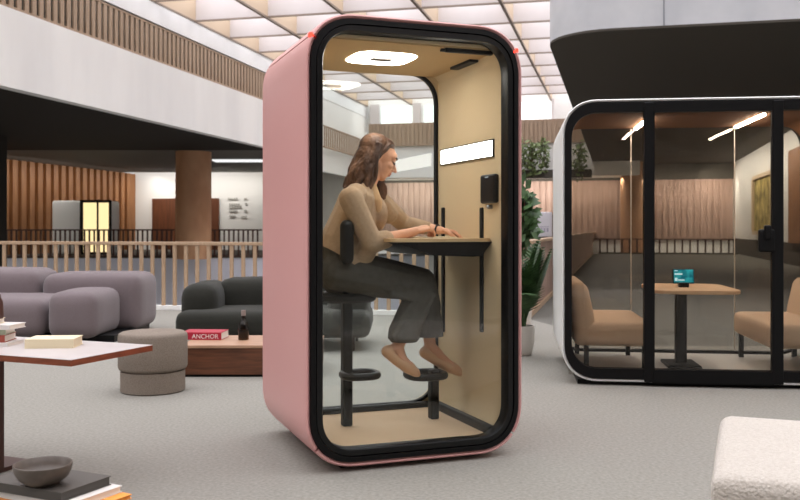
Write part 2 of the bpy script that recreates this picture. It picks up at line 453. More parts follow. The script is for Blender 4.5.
# small lettering on the white wall
lt = thing('wall_lettering', 'small grey lines of lettering on the white end wall', 'lettering', end_at(236, .04))
rows = [(228, 238, 199), (229, 240, 204.5), (229, 242, 207), (229, 238, 211), (229, 236, 216), (244, 247, 199), (245, 247, 204), (244, 247, 211), (241, 247, 217)]
for (x0, x1, y) in rows:
    p = end_at(x0, .04); q = end_at(x1, .04); z = zat(y, p.y)
    n = 5; lb = MB()
    for i in range(n):
        s0 = p.lerp(q, i/n); s1 = p.lerp(q, (i+.75)/n)
        lb.prism([(s0.x, s0.y), (s1.x, s1.y), (s1.x, s1.y+.03), (s0.x, s0.y+.03)], z-.05, z+.06)
    obj('text_line', lb.moved(-lt.location), M['ink'], lt)

# ------------------------------------------------------------------ railings
def railing(name, label, p0, p1, z0, h, pitch, bw, bd, m, m2=None, rail=(.06, .05), base=True):
    p0, p1 = Vector((p0[0], p0[1], z0)), Vector((p1[0], p1[1], z0)); t = p1-p0; L = t.length; rz = math.atan2(t.y, t.x)
    root = thing(name, label, 'railing', p0, rz)
    b = MB(); b.box(0, L, -rail[0]/2, rail[0]/2, h-rail[1], h).bevel(.006, 1); obj('top_rail', b, m, root)
    if base:
        b = MB(); b.box(0, L, -.05, .05, 0.0, .06); obj('bottom_rail', b, m2 or m, root)
    b = MB(); b.box(-bw/2, bw/2, -bd/2, bd/2, .05 if base else 0, h-rail[1])
    ba = obj('baluster', b, m, root); n = int(L/pitch)
    ba.location = (pitch*.5, 0, 0)
    for i in range(1, n):
        c = copy_part(ba, root); c.location = (pitch*(i+.5), 0, 0)
    return root
def nr(px, off=0):
    q = (px-CX)/F; Y = (12.21+off)/(1+.242*q); return (q*Y, Y)
railing('guard_railing', 'long pale wooden guard railing behind the two sofas', nr(-70, .06), nr(520, .06), 0, .985, .178, .05, .032, M['rail'], M['wall'])
railing('gallery_railing', 'small dark wooden railing at the foot of the round column across the void', (xat(-10, 37.55), 37.5), (xat(262, 38.0), 38.05), 0, 1.16, .2, .07, .04, M['brownleg'], None, (.1, .06))
rl = railing('gallery_railing', 'wooden slat railing on top of the white upper left gallery', (fx(35.9)-.06, 35.9), (fx(17.0)-.06, 17.0), 6.06, 1.06, .27, .15, .05, M['slatgrey'], None, (.07, .05))
railing('gallery_railing', 'small wooden railing on the far left wall behind the head of the woman', (fx(41)+.12, 40.5), (fx(48.0)+.12, 48.0), 4.85, 1.0, .3, .07, .05, M['slatgrey'], None, (.07, .06))
a, b_ = end_at(560, 3.0), end_at(738, 3.0)
railing('gallery_railing', 'low dark railing before the pale slat wall seen through the white pod', a[:2], b_[:2], 0, .72, .34, .08, .05, M['brownleg'], M['soffitr'], (.08, .05))

# light strip along the left slat wall; the other three are added fill lights
def wash_light(name, label, p0, p1, z, power, tilt, size=.12):
    p0, p1 = Vector((p0[0], p0[1], z)), Vector((p1[0], p1[1], z)); d = p1-p0
    ld = bpy.data.lights.new(name, 'AREA'); ld.shape = 'RECTANGLE'; ld.size = d.length; ld.size_y = size; ld.energy = power; ld.color = (1, .95, .88)
    o = bpy.data.objects.new(name, ld); COL.objects.link(o); o.location = (p0+p1)/2
    x = d.normalized(); zz = Vector(tilt); zz = -(zz-x*zz.dot(x)).normalized(); y = zz.cross(x)
    o.rotation_euler = Matrix((x, y, zz)).transposed().to_euler()
nL = Vector((.972, -.235, 0))
wash_light('cove_and_fill', '', Vector((-22.6, 18.6, 0))+nL*1.6, Vector((-15.2, 51.2, 0))+nL*1.6, 4.2, 400, (-.45, .1, -1))
a, b_ = end_at(138, 1.6), end_at(262, 1.6); wash_light('cove_and_fill', '', a[:2], b_[:2], 4.2, 120, (.1, .45, -1))  # added fill to lift the white end wall
a, b_ = end_at(376, 1.6), end_at(733, 1.6); wash_light('cove_and_fill', '', a[:2], b_[:2], 3.6, 380, (.12, .7, -1))  # added fill for the dim slats at the far end
wash_light('cove_and_fill', '', (c1-AX*20-EX*1.4)[:2], (c1-AX*.5-EX*1.4)[:2], 4.2, 420, (.5, -.1, -1))  # added fill to brighten the right wall

# added glowing slab for the bright wedge under the left gallery
p = at(240, 160, 40); q = at(214, 160.5, 41)
b = MB(); b.box(0, 2.6, 0, .9, 4.24, 4.30, Matrix.Translation((xat(212, 40.5), 40.5, 0)))
o = obj('glow_slab', b, emit('cool_glow', 'ffffff', .9)); tag(o, 'flat white glowing slab added beside the round column under the gallery', 'light')

# ================================================================== PINK BOOTH
UX, UY = .936, .351
TH = math.atan2(UY, UX)
P0 = Vector((-.446, 4.249, 0))
RB = Matrix.Translation(P0) @ Matrix.Rotation(TH, 4, 'Z')
W, Z0, Z1, D = 1.153, .023, 2.208, 1.0

def prof(x0, x1, z0, z1, r, n=12, e=2.25, rb=None):
    pts = []; rt = r; rb = rt if rb is None else rb
    def cor(cx, cz, sx, sz, flip):
        r = rt if sz > 0 else rb
        out = []
        for i in range(n+1):
            th = math.pi/2*i/n
            c, s_ = abs(math.cos(th))**(2/e), abs(math.sin(th))**(2/e)
            out.append((cx+sx*r*c, cz+sz*r*s_))
        return out[::-1] if flip else out
    pts += cor(x0+r, z1-r, -1, 1, False)          # left -> top
    pts += cor(x1-r, z1-r, 1, 1, True)            # top -> right
    pts += cor(x1-rb, z0+rb, 1, -1, False)          # right -> bottom
    pts += cor(x0+rb, z0+rb, -1, -1, True)          # bottom -> left
    return pts
def loft(mb, rings, closed_sec=True, idx=None):
    """rings: list of (profile points, y); sweep between consecutive rings; closed_sec joins last to first"""
    vs = []
    n = len(rings[0][0])
    ids = list(range(n)) if idx is None else idx
    for (pts, y) in rings: vs.append([mb.bm.verts.new((pts[i][0], y, pts[i][1])) for i in ids])
    m = len(vs)
    for a in range(m if closed_sec else m-1):
        A, B = vs[a], vs[(a+1) % m]
        for i in range(len(ids) if idx is None else len(ids)-1):
            j = (i+1) % len(ids); mb.bm.faces.new((A[i], A[j], B[j], B[i]))
    if idx is not None and closed_sec:
        mb.bm.faces.new([v[0] for v in vs]); mb.bm.faces.new([v[-1] for v in vs][::-1])
    return mb

booth = thing('phone_booth', 'pink soundproof phone booth with a black framed glass front, a woman inside', 'booth', P0, TH)
def bp(ins, r, zi=None):
    zi = ins if zi is None else zi
    return prof(ins, W-ins, Z0+zi, Z1-zi, r)
RO = .25
def shell_rings(trim=None):
    rs = [(bp(.022, RO-.02), .012), (bp(.010, RO-.008), 0), (bp(.003, RO-.002), .006), (bp(0, RO), .022), (bp(0, RO), D-.03), (bp(.01, RO-.008), D), (bp(.03, RO-.03), D), (bp(.03, RO-.03), .012)]
    return rs
n1 = 13
# index layout: 0..12 left->top, 13..25 top->right, 26..38 right->bottom, 39..51 bottom->left
def trimmed(rs, i0, i1, g=.006):
    """list of rings restricted to indices i0..i1 (wrapping) with both ends pulled in by g"""
    n = len(rs[0][0]); ids = [(i0+k) % n for k in range(((i1-i0) % n)+1)]
    out = []
    for pts, y in rs:
        q = [Vector(pts[i]) for i in ids]
        q[0] = q[0]+(q[1]-q[0]).normalized()*g; q[-1] = q[-1]+(q[-2]-q[-1]).normalized()*g
        out.append(([tuple(p) for p in q], y))
    return out
for nm, i0, i1 in (('roof_shell', 4, 21), ('side_panel', 21, 31), ('base_shell', 31, 46), ('side_panel', 46, 4)):
    t = trimmed(shell_rings(), i0, i1)
    b = MB(); loft(b, t, True, list(range(len(t[0][0])))); obj(nm, b, M['pink'], booth, 28)
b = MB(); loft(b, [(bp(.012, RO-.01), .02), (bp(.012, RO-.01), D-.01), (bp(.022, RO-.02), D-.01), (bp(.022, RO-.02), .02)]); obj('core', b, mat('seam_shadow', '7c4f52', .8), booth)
# plinth under the shell
b = MB(); b.box(.2, W-.2, .09, D-.12, 0, .03); obj('plinth', b, M['black'], booth)
# black bezel (fixed frame), door frame
b = MB(); loft(b, [(bp(.022, RO-.022), .008), (bp(.026, RO-.025), -.004), (bp(.05, .21), -.006), (bp(.052, .205), .09), (bp(.022, RO-.022), .09)]); obj('front_frame', b, M['black'], booth)
b = MB(); loft(b, [(bp(.055, .2), .0), (bp(.082, .165), -.002), (bp(.086, .16), .004), (bp(.086, .16), .075), (bp(.055, .2), .075)]); dfm = obj('door', b, M['rubber'], booth)
dfm['label'] = 'black door frame'
b = MB(); loft(b, [(bp(.08, .16), .045), (bp(.08, .16), .053)], False)
bm = b.bm; bm.verts.ensure_lookup_table(); n = 52
bm.faces.new(bm.verts[0:n][::-1]); bm.faces.new(bm.verts[n:2*n]); obj('door_glass', b, M['glass'], dfm, 20)
# rear frame and rear glass
b = MB(); loft(b, [(bp(.035, RO-.035), D-.052), (bp(.081, .19, .097), D-.052), (bp(.081, .19, .097), D-.005), (bp(.035, RO-.035), D-.005)]); rf = obj('rear_frame', b, M['felt'], booth)
b = MB(); loft(b, [(bp(.074, .19, .088), D-.058), (bp(.092, .175, .104), D-.058), (bp(.092, .175, .104), D-.03), (bp(.074, .19, .088), D-.03)]); obj('gasket', b, M['black'], rf)
b = MB(); loft(b, [(bp(.084, .19, .096), D-.045), (bp(.084, .19, .096), D-.037)], False)
bm = b.bm; bm.verts.ensure_lookup_table()
bm.faces.new(bm.verts[0:n][::-1]); bm.faces.new(bm.verts[n:2*n]); obj('rear_glass', b, M['glass'], booth, 20)
# lining: walls + ceiling in felt, then carpet floor, skirting
I0, I1, FZ, CZ = .072, W-.072, .09, 2.105
ip = prof(I0, I1, .06, CZ, .055, e=2.0, rb=.2); op = prof(I0-.014, I1+.014, .046, CZ+.015, .08, e=2.0, rb=.215)
ids = [45, 46, 47, 48, 49, 50, 51]+list(range(0, 32))
b = MB(); loft(b, [(ip, .07), (ip, D-.052), (op, D-.052), (op, .07)], True, ids); obj('lining', b, M['felt'], booth, 30)
b = MB(); b.box(I0+.045, I1-.045, .05, D-.05, .06, FZ); obj('carpet_floor', b, M['boothfloor'], booth)
b = MB()
for x0, x1 in ((I0+.02, I0+.065), (I1-.065, I1-.02)):
    b.soft(x0, x1, .06, D-.05, .08, .14, .018)
b.soft(I0+.04, I1-.04, D-.085, D-.05, .08, .125, .015); obj('skirting', b, M['rubber'], booth)
b = MB(); b.box(I0+.03, I1-.004, .08, D-.055, CZ-.008, CZ+.004); obj('shaded_ceiling_panel', b, mat('shaded_felt', 'b5986f', .95, col2='bb9f77', scale=160, spec=.1), booth)  # ceiling's shading put into a browner felt panel over the lining
# ceiling lamp
def rrect(mb, cx, cy, sx, sy, z0, z1, r, n=8, e=2.6):
    pts = prof(cx-sx/2, cx+sx/2, cy-sy/2, cy+sy/2, r, n, e); mb.prism(pts, z0, z1); return mb
b = rrect(MB(), .545, .475, .345, .345, CZ-.012, CZ+.004, .12); lp = obj('ceiling_lamp', b, M['lamp'], booth); lp['label'] = 'rounded square white lamp'
b = MB(); b.box(.545-.06, .545+.06, .445, .51, CZ-.02, CZ-.012).bevel(.003, 1); obj('air_sensor', b, mat('sensor_grey', '6b6460', .6), lp)
# wall light strip, rails, control panel (on the right wall, x = I1)
def wpx(px):   # pixel column -> y along the right wall
    q = (px-CX)/F; X0 = P0.x+UX*I1; Y0 = P0.y+UY*I1; return (X0-q*Y0)/(UY+UX*q)
def wz(px, py):
    y = wpx(px); return EYE-(py-HY)/F*(P0.y+UY*I1+UX*y)
y0, y1 = wpx(494), wpx(442)
zt, zb = (wz(494, 142)+wz(442, 149))/2, (wz(494, 157)+wz(442, 163.5))/2
b = MB(); b.box(I1-.008, I1+.003, y0, y1, zb, zt).bevel(.003, 1); ws = obj('wall_lamp', b, M['strip'], booth); ws['label'] = 'long white light strip on the wall'
b = MB()
for q in ((y0-.006, y1+.006, zt, zt+.006), (y0-.006, y1+.006, zb-.006, zb), (y0-.006, y0, zb, zt), (y1, y1+.006, zb, zt)):
    b.box(I1-.01, I1+.003, *q)
obj('lamp_rim', b, M['black'], ws)
for px in (444, 482.5):
    y = wpx(px); b = MB(); b.soft(I1-.014, I1+.003, y-.016, y+.016, wz(px, 332), wz(px, 207.5), .007); obj('desk_rail', b, M['black'], booth)
y0, y1 = wpx(499), wpx(484.5)
b = MB(); b.soft(I1-.03, I1+.003, y0, y1, wz(491, 203.5), wz(491, 174.5), .014); cp = obj('control_panel', b, M['rubber'], booth)
b = MB(); ym = (y0+y1)/2
b.box(I1-.0315, I1-.03, ym-.02, ym+.02, wz(491, 178), wz(491, 176.8)); obj('display', b, emit('panel_glow', 'cfd6da', .5), cp)
b = MB(); b.cap((I1+.003, ym, wz(491, 207)), .012, (I1-.02, ym, wz(491, 207)), .012); obj('knob', b, M['steel'], booth)
# ceiling corner vent, door closer
b = MB(); yA, yB = .33, .60
b.box(I1-.075, I1-.02, yA, yB, CZ-.022, CZ+.002).bevel(.004, 1); obj('ceiling_vent', b, M['black'], booth)
b = MB(); b.soft(.76, 1.03, .085, .115, CZ-.03, CZ-.002, .01); b.soft(.74, .80, .10, .125, CZ-.025, CZ-.01, .006); obj('door_closer', b, M['black'], booth)
# red indicator lights on both front corners
for sx in (0, 1):
    pts = bp(0, RO); i = 4 if sx == 0 else 21
    px_, pz_ = pts[i]; d_ = -1 if sx == 0 else 1
    b = MB(); b.soft(px_-.012, px_+.012, .004, .032, pz_-.012, pz_+.012, .009); obj('indicator_light', b, M['red'], booth)
# desk: top, bracket below
DT = zat(238.3, 4.83)
yd0 = wpx(493); DX = .50
b = rrect(MB(), (DX+I1)/2, yd0+.33, I1-DX, .66, DT-.018, DT, .06); dk = obj('desktop', b, M['desk'], booth)
b = MB()
ya, yb = yd0+.012, yd0+.648
pr = [(DX+.02, DT-.019), (I1, DT-.019), (I1-.06, DT-.095), (I1-.12, DT-.098), (.74, DT-.088)]
lo = [b.bm.verts.new((x, ya, z)) for x, z in pr]; hi = [b.bm.verts.new((x, yb, z)) for x, z in pr]
b.bm.faces.new(lo); b.bm.faces.new(hi[::-1])
for i in range(5): b.bm.faces.new((lo[i], lo[(i+1) % 5], hi[(i+1) % 5], hi[i]))
obj('desk_bracket', b, M['black'], booth)

# ------------------------------------------------------------------ stool and foot post inside the booth
def Bl(px, py, t):
    q = (px-CX)/F; a = (q*(P0.y+UX*t)-P0.x+UY*t)/(UX-UY*q); Y = P0.y+UY*a+UX*t
    return Vector((a, t, EYE-(py-HY)/F*Y))
def bloc(a, t, z): return RB @ Vector((a, t, z))
SX, SY = .388, .60
stool = thing('bar_stool', 'black post bar stool under the seated woman in the pink booth', 'stool', bloc(SX, SY, FZ), TH)
off = (-SX, -SY, -FZ)
sz = Bl(350, 293, .58).z
b = MB(); b.soft(SX-.027, SX+.027, SY-.03, SY+.03, FZ+.0, sz-.02, .008); b.bevel
obj('post', b.moved(off), M['black'], stool)
b = MB(); b.lathe([(0, 0), (.15, 0), (.165, .012), (.165, .035), (.15, .05), (0, .05)], 32, (SX-.01, SY-.02, sz-.045)); obj('seat', b.moved(off), M['black'], stool)
def foot_ring(cx, cy, z, sx, sy):
    b = MB(); pts = []
    P_ = prof(cx-sx, cx+sx, cy-sy, cy+sy, min(sx, sy)*.95, 8, 2.4)
    for i in range(0, len(P_)): 
        if not pts or (Vector((P_[i][0], P_[i][1], z))-pts[-1]).length > 1e-4: pts.append(Vector((P_[i][0], P_[i][1], z)))
    if (pts[0]-pts[-1]).length < 1e-4: pts.pop()
    b.tube(pts, .021, 10, closed=True, sy=.9); return b
rz_ = Bl(355, 374, .58).z
obj('footrest', foot_ring(SX+.06, SY-.05, rz_, .095, .085).moved(off), M['rubber'], stool)
# backrest: narrow upright pad on a bent stem
pb = Bl(348, 221, .34); pe = Bl(348, 262, .34)
b = MB(); b.cap((pb.x, .36, pe.z+.02), .037, (pb.x, .36, pb.z-.03), .037, 24, (0, 1, 0), .72); br = obj('backrest', b.moved(off), M['rubber'], stool)
b = MB(); b.tube([(pb.x+.005, .375, pe.z+.06), (pb.x+.005, .41, pe.z-.03), (pb.x, .43, pe.z-.12), (SX-.02, .50, sz-.035)], .017, 10); obj('back_stem', b.moved(off), M['black'], stool)

FX, FY = .905, .60
fp = thing('foot_post', 'short black floor post with a looped foot ring under the feet of the woman', 'footrest', bloc(FX, FY, FZ), TH)
rz2 = Bl(432, 373, .6).z; off2 = (-FX, -FY, -FZ)
b = MB(); b.soft(FX-.024, FX+.024, FY-.03, FY+.03, FZ, rz2+.02, .008); obj('post', b.moved(off2), M['black'], fp)
obj('foot_ring', foot_ring(FX-.065, FY-.04, rz2, .105, .10).moved(off2), M['rubber'], fp)
# notebook under the hands
nb = thing('notebook', 'cream notebook lying under the hands of the woman on the booth desk', 'notebook', bloc(.80, .55, DT), TH)
b = MB(); b.box(-.16, .17, -.13, .13, .001, .007); obj('pages', b, M['cream'], nb)
b = MB(); b.box(-.162, .172, -.132, .132, 0, .001); obj('cover', b, M['greycover'], nb)

# ------------------------------------------------------------------ the woman
PC = Vector((SX, SY-.03, FZ))
woman = thing('person', 'seated woman in a beige cardigan and wide charcoal trousers writing at the booth desk', 'person', bloc(*PC), TH)
po = -PC
Bp = Bl
# torso axis
T = .575
pel, wai, che, upc, nkb = Bp(341, 268, T), Bp(342, 246, T), Bp(354, 219, T), Bp(359, 200, T), Bp(365, 187, T)
# head frame
HC = Bp(378.5, 157.5, T+.01); ti = R(24)
fw = Vector((math.cos(ti), -.13, -math.sin(ti))).normalized(); up = Vector((math.sin(ti), 0, math.cos(ti))); up = (up-fw*up.dot(fw)).normalized(); sd = up.cross(fw).normalized()
HM = Matrix((fw, sd, up)).transposed()     # columns: forward, side(left), up
def H(f, s_, u): return HC+fw*f+sd*s_+up*u
# limbs
shN, shF = Bp(351, 199, .405), Bp(377, 199, .745)
elN, elF = Bp(372, 243, .345), Bp(404, 224, .80)
wrN, wrF = Bp(415, 231.5, .42), Bp(441, 230.5, .62)
hpN, hpF = Bp(340, 272, .485), Bp(340, 270, .665)
knN, knF = Bp(424, 283, .44), Bp(424, 280, .64)
anN, anF = Bp(397.5, 347, .46), Bp(430, 346, .64)
b = MB()
b.chain([(pel, .12), (wai, .10), (che, .105), (upc, .095), (nkb, .062)], (0, 1, 0), 1.25)
b.cap(Bp(363.5, 192, T), .052, Bp(373, 171, T), .049)           # neck
b.cap(shN, .045, shF, .045)
for sh, el, wr in ((shN, elN, wrN), (shF, elF, wrF)):
    b.chain([(sh, .046), (el, .037), (el.lerp(wr, .35), .037), (wr, .024)])
for hp, kn, an in ((hpN, knN, anN), (hpF, knF, anF)):
    b.chain([(hp, .09), (kn, .055), (kn.lerp(an, .3), .05), (an, .033)])
# head
b.ell(H(-.012, 0, .022), (.098, .076, .092), HM, 24)
b.ell(H(.035, 0, -.035), (.058, .058, .075), HM, 20)
b.ell(H(.05, 0, -.085), (.036, .036, .030), HM, 16)                  # chin
b.ell(H(.062, 0, -.098), (.020, .022, .018), HM, 14)
b.cap(H(.0, .05, -.04), .02, H(.05, .022, -.09), .018); b.cap(H(.0, -.05, -.04), .02, H(.05, -.022, -.09), .018)
b.ell(H(.072, 0, .03), (.026, .055, .035), HM, 16)                  # brow
b.cap(H(.086, 0, .012), .010, H(.111, 0, -.026), .0115)            # nose
b.ell(H(.116, 0, -.032), (.013, .012, .010), HM, 12)
b.ell(H(.099, .012, -.036), (.010, .008, .008), HM, 10); b.ell(H(.099, -.012, -.036), (.010, .008, .008), HM, 10)
b.ell(H(.066, .032, -.022), (.026, .024, .022), HM, 14); b.ell(H(.066, -.032, -.022), (.026, .024, .022), HM, 14)   # cheeks
b.ell(H(.085, 0, -.055), (.018, .02, .014), HM, 12)
b.ell(H(.093, 0, -.058), (.0095, .022, .0065), HM, 12); b.ell(H(.090, 0, -.070), (.010, .019, .007), HM, 12)        # lips
for s_ in (-1, 1):
    b.ell(H(-.012, .074*s_, -.008), (.018, .007, .030), HM, 12)       # ears
    b.ell(H(.079, .031*s_, .002), (.010, .016, .009), HM, 12)         # lids
# hands
def hand(b, wr, dirv, palm_n, thumb_side, curl, scale=1.0, spread=.018):
    d = Vector(dirv).normalized(); nrm = Vector(palm_n); nrm = (nrm-d*nrm.dot(d)).normalized(); s_ = d.cross(nrm)*thumb_side
    k0 = wr+d*.085*scale
    b.chain([(wr, .023), (wr+d*.03, .026), (wr+d*.075*scale, .028)], nrm, .62)
    b.chain([(wr+d*.02+s_*.012, .02), (wr+d*.075*scale+s_*.022, .017)], nrm, .75); b.chain([(wr+d*.02-s_*.012, .018), (wr+d*.07*scale-s_*.024, .016)], nrm, .75)
    L = (.040, .045, .041, .032); 
    for i in range(4):
        o_ = (1.5-i)*spread
        p = wr+d*(.083-.004*abs(i-1))*scale+s_*o_; a = curl*.55
        pts = [(p-d*.015, .0105)]
        for j, f_ in enumerate((1.0, .7, .55)):
            ang = a+curl*j*.75
            v = d*math.cos(ang)+nrm*math.sin(ang)+s_*o_*1.2
            p = p+v.normalized()*L[i]*f_*scale; pts.append((p, .0098-.0009*j))
        b.chain(pts, n=10)
    p = wr+d*.028+s_*.024
    p1 = p+(d*.62+s_*.62+nrm*.45).normalized()*.042; p2 = p1+(d*.85+s_*.05+nrm*.5).normalized()*.032; p3 = p2+(d*.9-s_*.25+nrm*.35).normalized()*.024
    b.chain([(p, .015), (p1, .0125), (p2, .011), (p3, .009)], n=10)
hN = Bp(440, 225.5, .45)-wrN
hand(b, wrN, hN+Vector((0, .03, .008)), (.25, .35, -1), 1, .85, 1.05)
hF = Bp(466, 235.0, .56)-wrF
hand(b, wrF, hF+Vector((0, -.01, -.004)), (.05, -.35, -1), -1, .85, .98)
# feet
def foot_pts(an, heel, toe):
    return an, heel, toe
ftN = (anN, Bp(387.5, 351.5, .46), Bp(418, 374.5, .455)); ftF = (anF, Bp(425, 352.5, .64), Bp(463, 374, .62))
for (an, he, to) in (ftN, ftF):
    mid = he.lerp(to, .45)+Vector((0, 0, .018)); ball = he.lerp(to, .72)
    b.chain([(an, .032), (he.lerp(an, .25), .028)])
    b.chain([(an, .033), (mid, .030), (ball, .028), (he.lerp(to, .93), .016)], (0, 1, 0), 1.15); b.cap(he, .024, ball, .024)
body = obj('body', b.moved(po), M['skin'], woman, remesh=.0048, soften=2)
# face details
for s_ in (-1, 1):
    e_ = MB(); pts = [H(.093-.022*abs(u_)**2, s_*(.033+.019*u_), .001-.004*(1-u_*u_)) for u_ in (-1, -.5, 0, .5, 1)]
    e_.tube(pts, [.002, .005, .006, .005, .002], 6); obj('eyelash', e_.moved(po), M['dark'], woman)
    e_ = MB(); pts = [H(.097-.02*((u_+1)/2)**2, s_*(.031+.02*u_), .026+.005*(1-u_*u_)) for u_ in (-1, -.5, 0, .5, 1)]
    e_.tube(pts, [.004, .006, .0062, .005, .002], 6); obj('eyebrow', e_.moved(po), M['dark'], woman)
l_ = MB(); l_.ell(H(.0945, 0, -.0585), (.009, .021, .005), HM, 12); l_.ell(H(.092, 0, -.069), (.0095, .018, .006), HM, 12); obj('lips', l_.moved(po), M['lip'], woman)
# hair
b = MB()
b.ell(H(-.034, 0, .038), (.098, .084, .088), HM, 24)
b.ell(H(.006, 0, .075), (.060, .066, .046), HM, 20)
b.ell(H(-.062, 0, -.02), (.066, .078, .085), HM, 20)
rnd = random.Random(8)
for i in range(60):
    ph = rnd.uniform(-1, 1); s0 = math.sin(ph*1.5)*.078
    f0 = -.028-.068*math.cos(ph*1.5)+rnd.uniform(-.015, .012)
    st = H(f0*.9, s0, .02+rnd.uniform(-.03, .05)); pts = []
    Lh = rnd.uniform(.20, .31); ph0 = rnd.uniform(0, 6.28)
    dirn = (-up*.35+Vector((-.04-.36*math.cos(ph*1.5)**2, 0, -.85))).normalized()
    out = sd*(s0*1.6)-fw*.10
    for j in range(8):
        u_ = j/7
        w_ = .015*math.sin(ph0+u_*8.5)*(u_+.15)
        p = st+dirn*Lh*u_+out*(.16*math.sin(u_*2.2))+fw*w_+sd*w_*.7
        pts.append(p)
    b.tube(pts, [.014*(1-.55*(j/7)**2)+.002 for j in range(8)], 8)
# strands over the temples, framing the face
for s_ in (-1, 1):
    for i in range(9):
        ph0 = rnd.uniform(0, 6.28); pts = []
        for j in range(8):
            u_ = j/7
            f_ = .036-.04*u_-.006*i+.006*math.sin(ph0+u_*7); sd_ = .058+.026*math.sin(u_*2.6); uu = .090-.17*u_
            pts.append(H(f_-.02*(1-u_)*i/9-.035*u_, s_*sd_, uu-.004*i))
        if i > 0: b.tube(pts, [.011-.004*abs(j/7-.4) for j in range(8)], 8)
# far side lock hanging beside the chin over the chest
for i in range(9):
    ph0 = rnd.uniform(0, 6.28); a0 = H(-.02-.006*i, .066, -.02); a1 = Bp(380+rnd.uniform(-3, 4), 201+rnd.uniform(-5, 3), T+.07); pts = []
    for j in range(8):
        u_ = j/7; p = a0.lerp(a1, u_)+Vector((.035*math.sin(u_*3.1)+.010*math.sin(ph0+u_*9), 0, 0)); pts.append(p)
    b.tube(pts, [.013-.005*(j/7) for j in range(8)], 8)
# forelock swept over the forehead
for i in range(5):
    pts = []
    for j in range(7):
        u_ = j/6; pts.append(H(.004+.056*math.sin(u_*1.4)-.007*i, .012+.058*u_, .119-.05*u_**1.6-.003*i))
    b.tube(pts, [.010-.004*(j/6) for j in range(7)], 8)
obj('hair', b.moved(po), M['hair'], woman, remesh=.0042, soften=1)
# cardigan
b = MB()
b.chain([(Bp(346, 274, T), .135), (Bp(340, 258, T), .140), (Bp(342, 244, T), .124), (Bp(353, 220, T), .122), (Bp(357, 203, T), .108), (Bp(360, 196, T), .085)], (0, 1, 0), 1.36)
b.cap(shN, .06, Bp(356, 194, .47), .06); b.cap(shF, .06, Bp(368, 194, .67), .055)
b.ell(Bp(373, 214, T+.03), (.075, .14, .11))
b.cap(Bp(378, 203, .70), .062, Bp(388, 214, .74), .058)
cuN, cuF = elN.lerp(wrN, .30), elF.lerp(wrF, .62)
b.chain([(shN, .066), (shN.lerp(elN, .5), .062), (elN, .058)]); b.chain([(elN, .058), (cuN, .050)])
b.chain([(shF, .064), (elF, .052), (cuF, .040)])
# hem of the cardigan falling over the lap
b.chain([(Bp(345, 262, .46), .085), (Bp(370, 268, .47), .06)]); b.cap(Bp(350, 260, .60), .09, Bp(370, 268, .62), .06)
b.cap(elN+Vector((-.005, .03, -.01)), .055, Bp(362, 258, .44), .06)
cdg = obj('cardigan', b.moved(po), M['knit'], woman, remesh=.0055, soften=5)
bm = bmesh.new(); bm.from_mesh(cdg.data)
h0, h1 = Bp(322, 243, .44)-PC, Bp(368, 277, .44)-PC; hd = (h1-h0).normalized(); hn = Vector((hd.z, 0, -hd.x))
if hn.z > 0: hn = -hn
bmesh.ops.bisect_plane(bm, geom=bm.verts[:]+bm.edges[:]+bm.faces[:], plane_co=h0, plane_no=hn, clear_outer=True)
bm.to_mesh(cdg.data); bm.free()
# light top showing in the open front
b = MB(); b.chain([(Bp(369, 188, T-.03), .045), (Bp(375.5, 201, T-.075), .036), (Bp(379.5, 216, T-.085), .020)])
obj('top', b.moved(po), M['top'], woman, remesh=.006, soften=3)
# trousers
b = MB()
b.chain([(Bp(340, 256, T), .112), (Bp(340, 270, T), .13), (Bp(344, 278, T), .122)], (0, 1, 0), 1.22)
for hp, kn, an, hem in ((hpN, knN, anN, Bp(404, 333, .46)), (hpF, knF, anF, Bp(428, 333, .645))):
    b.chain([(hp, .108), (hp.lerp(kn, .2), .112), (hp.lerp(kn, .55)+Vector((0, 0, -.008)), .105), (kn+Vector((-.015, 0, -.012)), .084)])
    b.chain([(kn+Vector((-.015, 0, -.012)), .084), (kn.lerp(hem, .5)+Vector((.005, 0, 0)), .083)])
    hm = hem; n_ = 18
    up_ = kn.lerp(hem, .4)
    rings = []
    for (c_, r_) in ((up_, .078), (kn.lerp(hem, .7), .083), (hm, .088), (hm+Vector((0, 0, -.03)), .090)):
        rings.append((c_, r_))
    b.chain(rings[:3])
    b.tube([r_[0] for r_ in rings], [r_[1] for r_ in rings], 20)
rnd = random.Random(5)
for k in range(5):      # drapery folds along thigh and shin
    a0 = hpN.lerp(knN, .15+.1*k)+Vector((0, -.085, .02-.025*k)); a1 = knN+Vector((-.02, -.055, -.02-.02*k)); b.cap(a0, .014, a1, .02)
for k in range(4):
    a0 = knN+Vector((-.07+.035*k, -.06, -.07)); a1 = Bp(394+6*k, 336, .40); b.cap(a0, .016, a1, .018)
tz = Bp(404, 341.5, .46).z
# square the hems off by cutting everything below the hem line
geom = b.bm.verts[:]+b.bm.edges[:]+b.bm.faces[:]
tr_ = obj('trousers', b.moved(po), M['trousers'], woman, remesh=.0062, soften=4)
bm = bmesh.new(); bm.from_mesh(tr_.data)
bmesh.ops.bisect_plane(bm, geom=bm.verts[:]+bm.edges[:]+bm.faces[:], plane_co=(0, 0, tz-PC.z), plane_no=(.0, 0, -1), clear_outer=True)
bm.to_mesh(tr_.data); bm.free()
sl_ = tr_.modifiers.new('thickness', 'SOLIDIFY'); sl_.thickness = .006; sl_.offset = -1
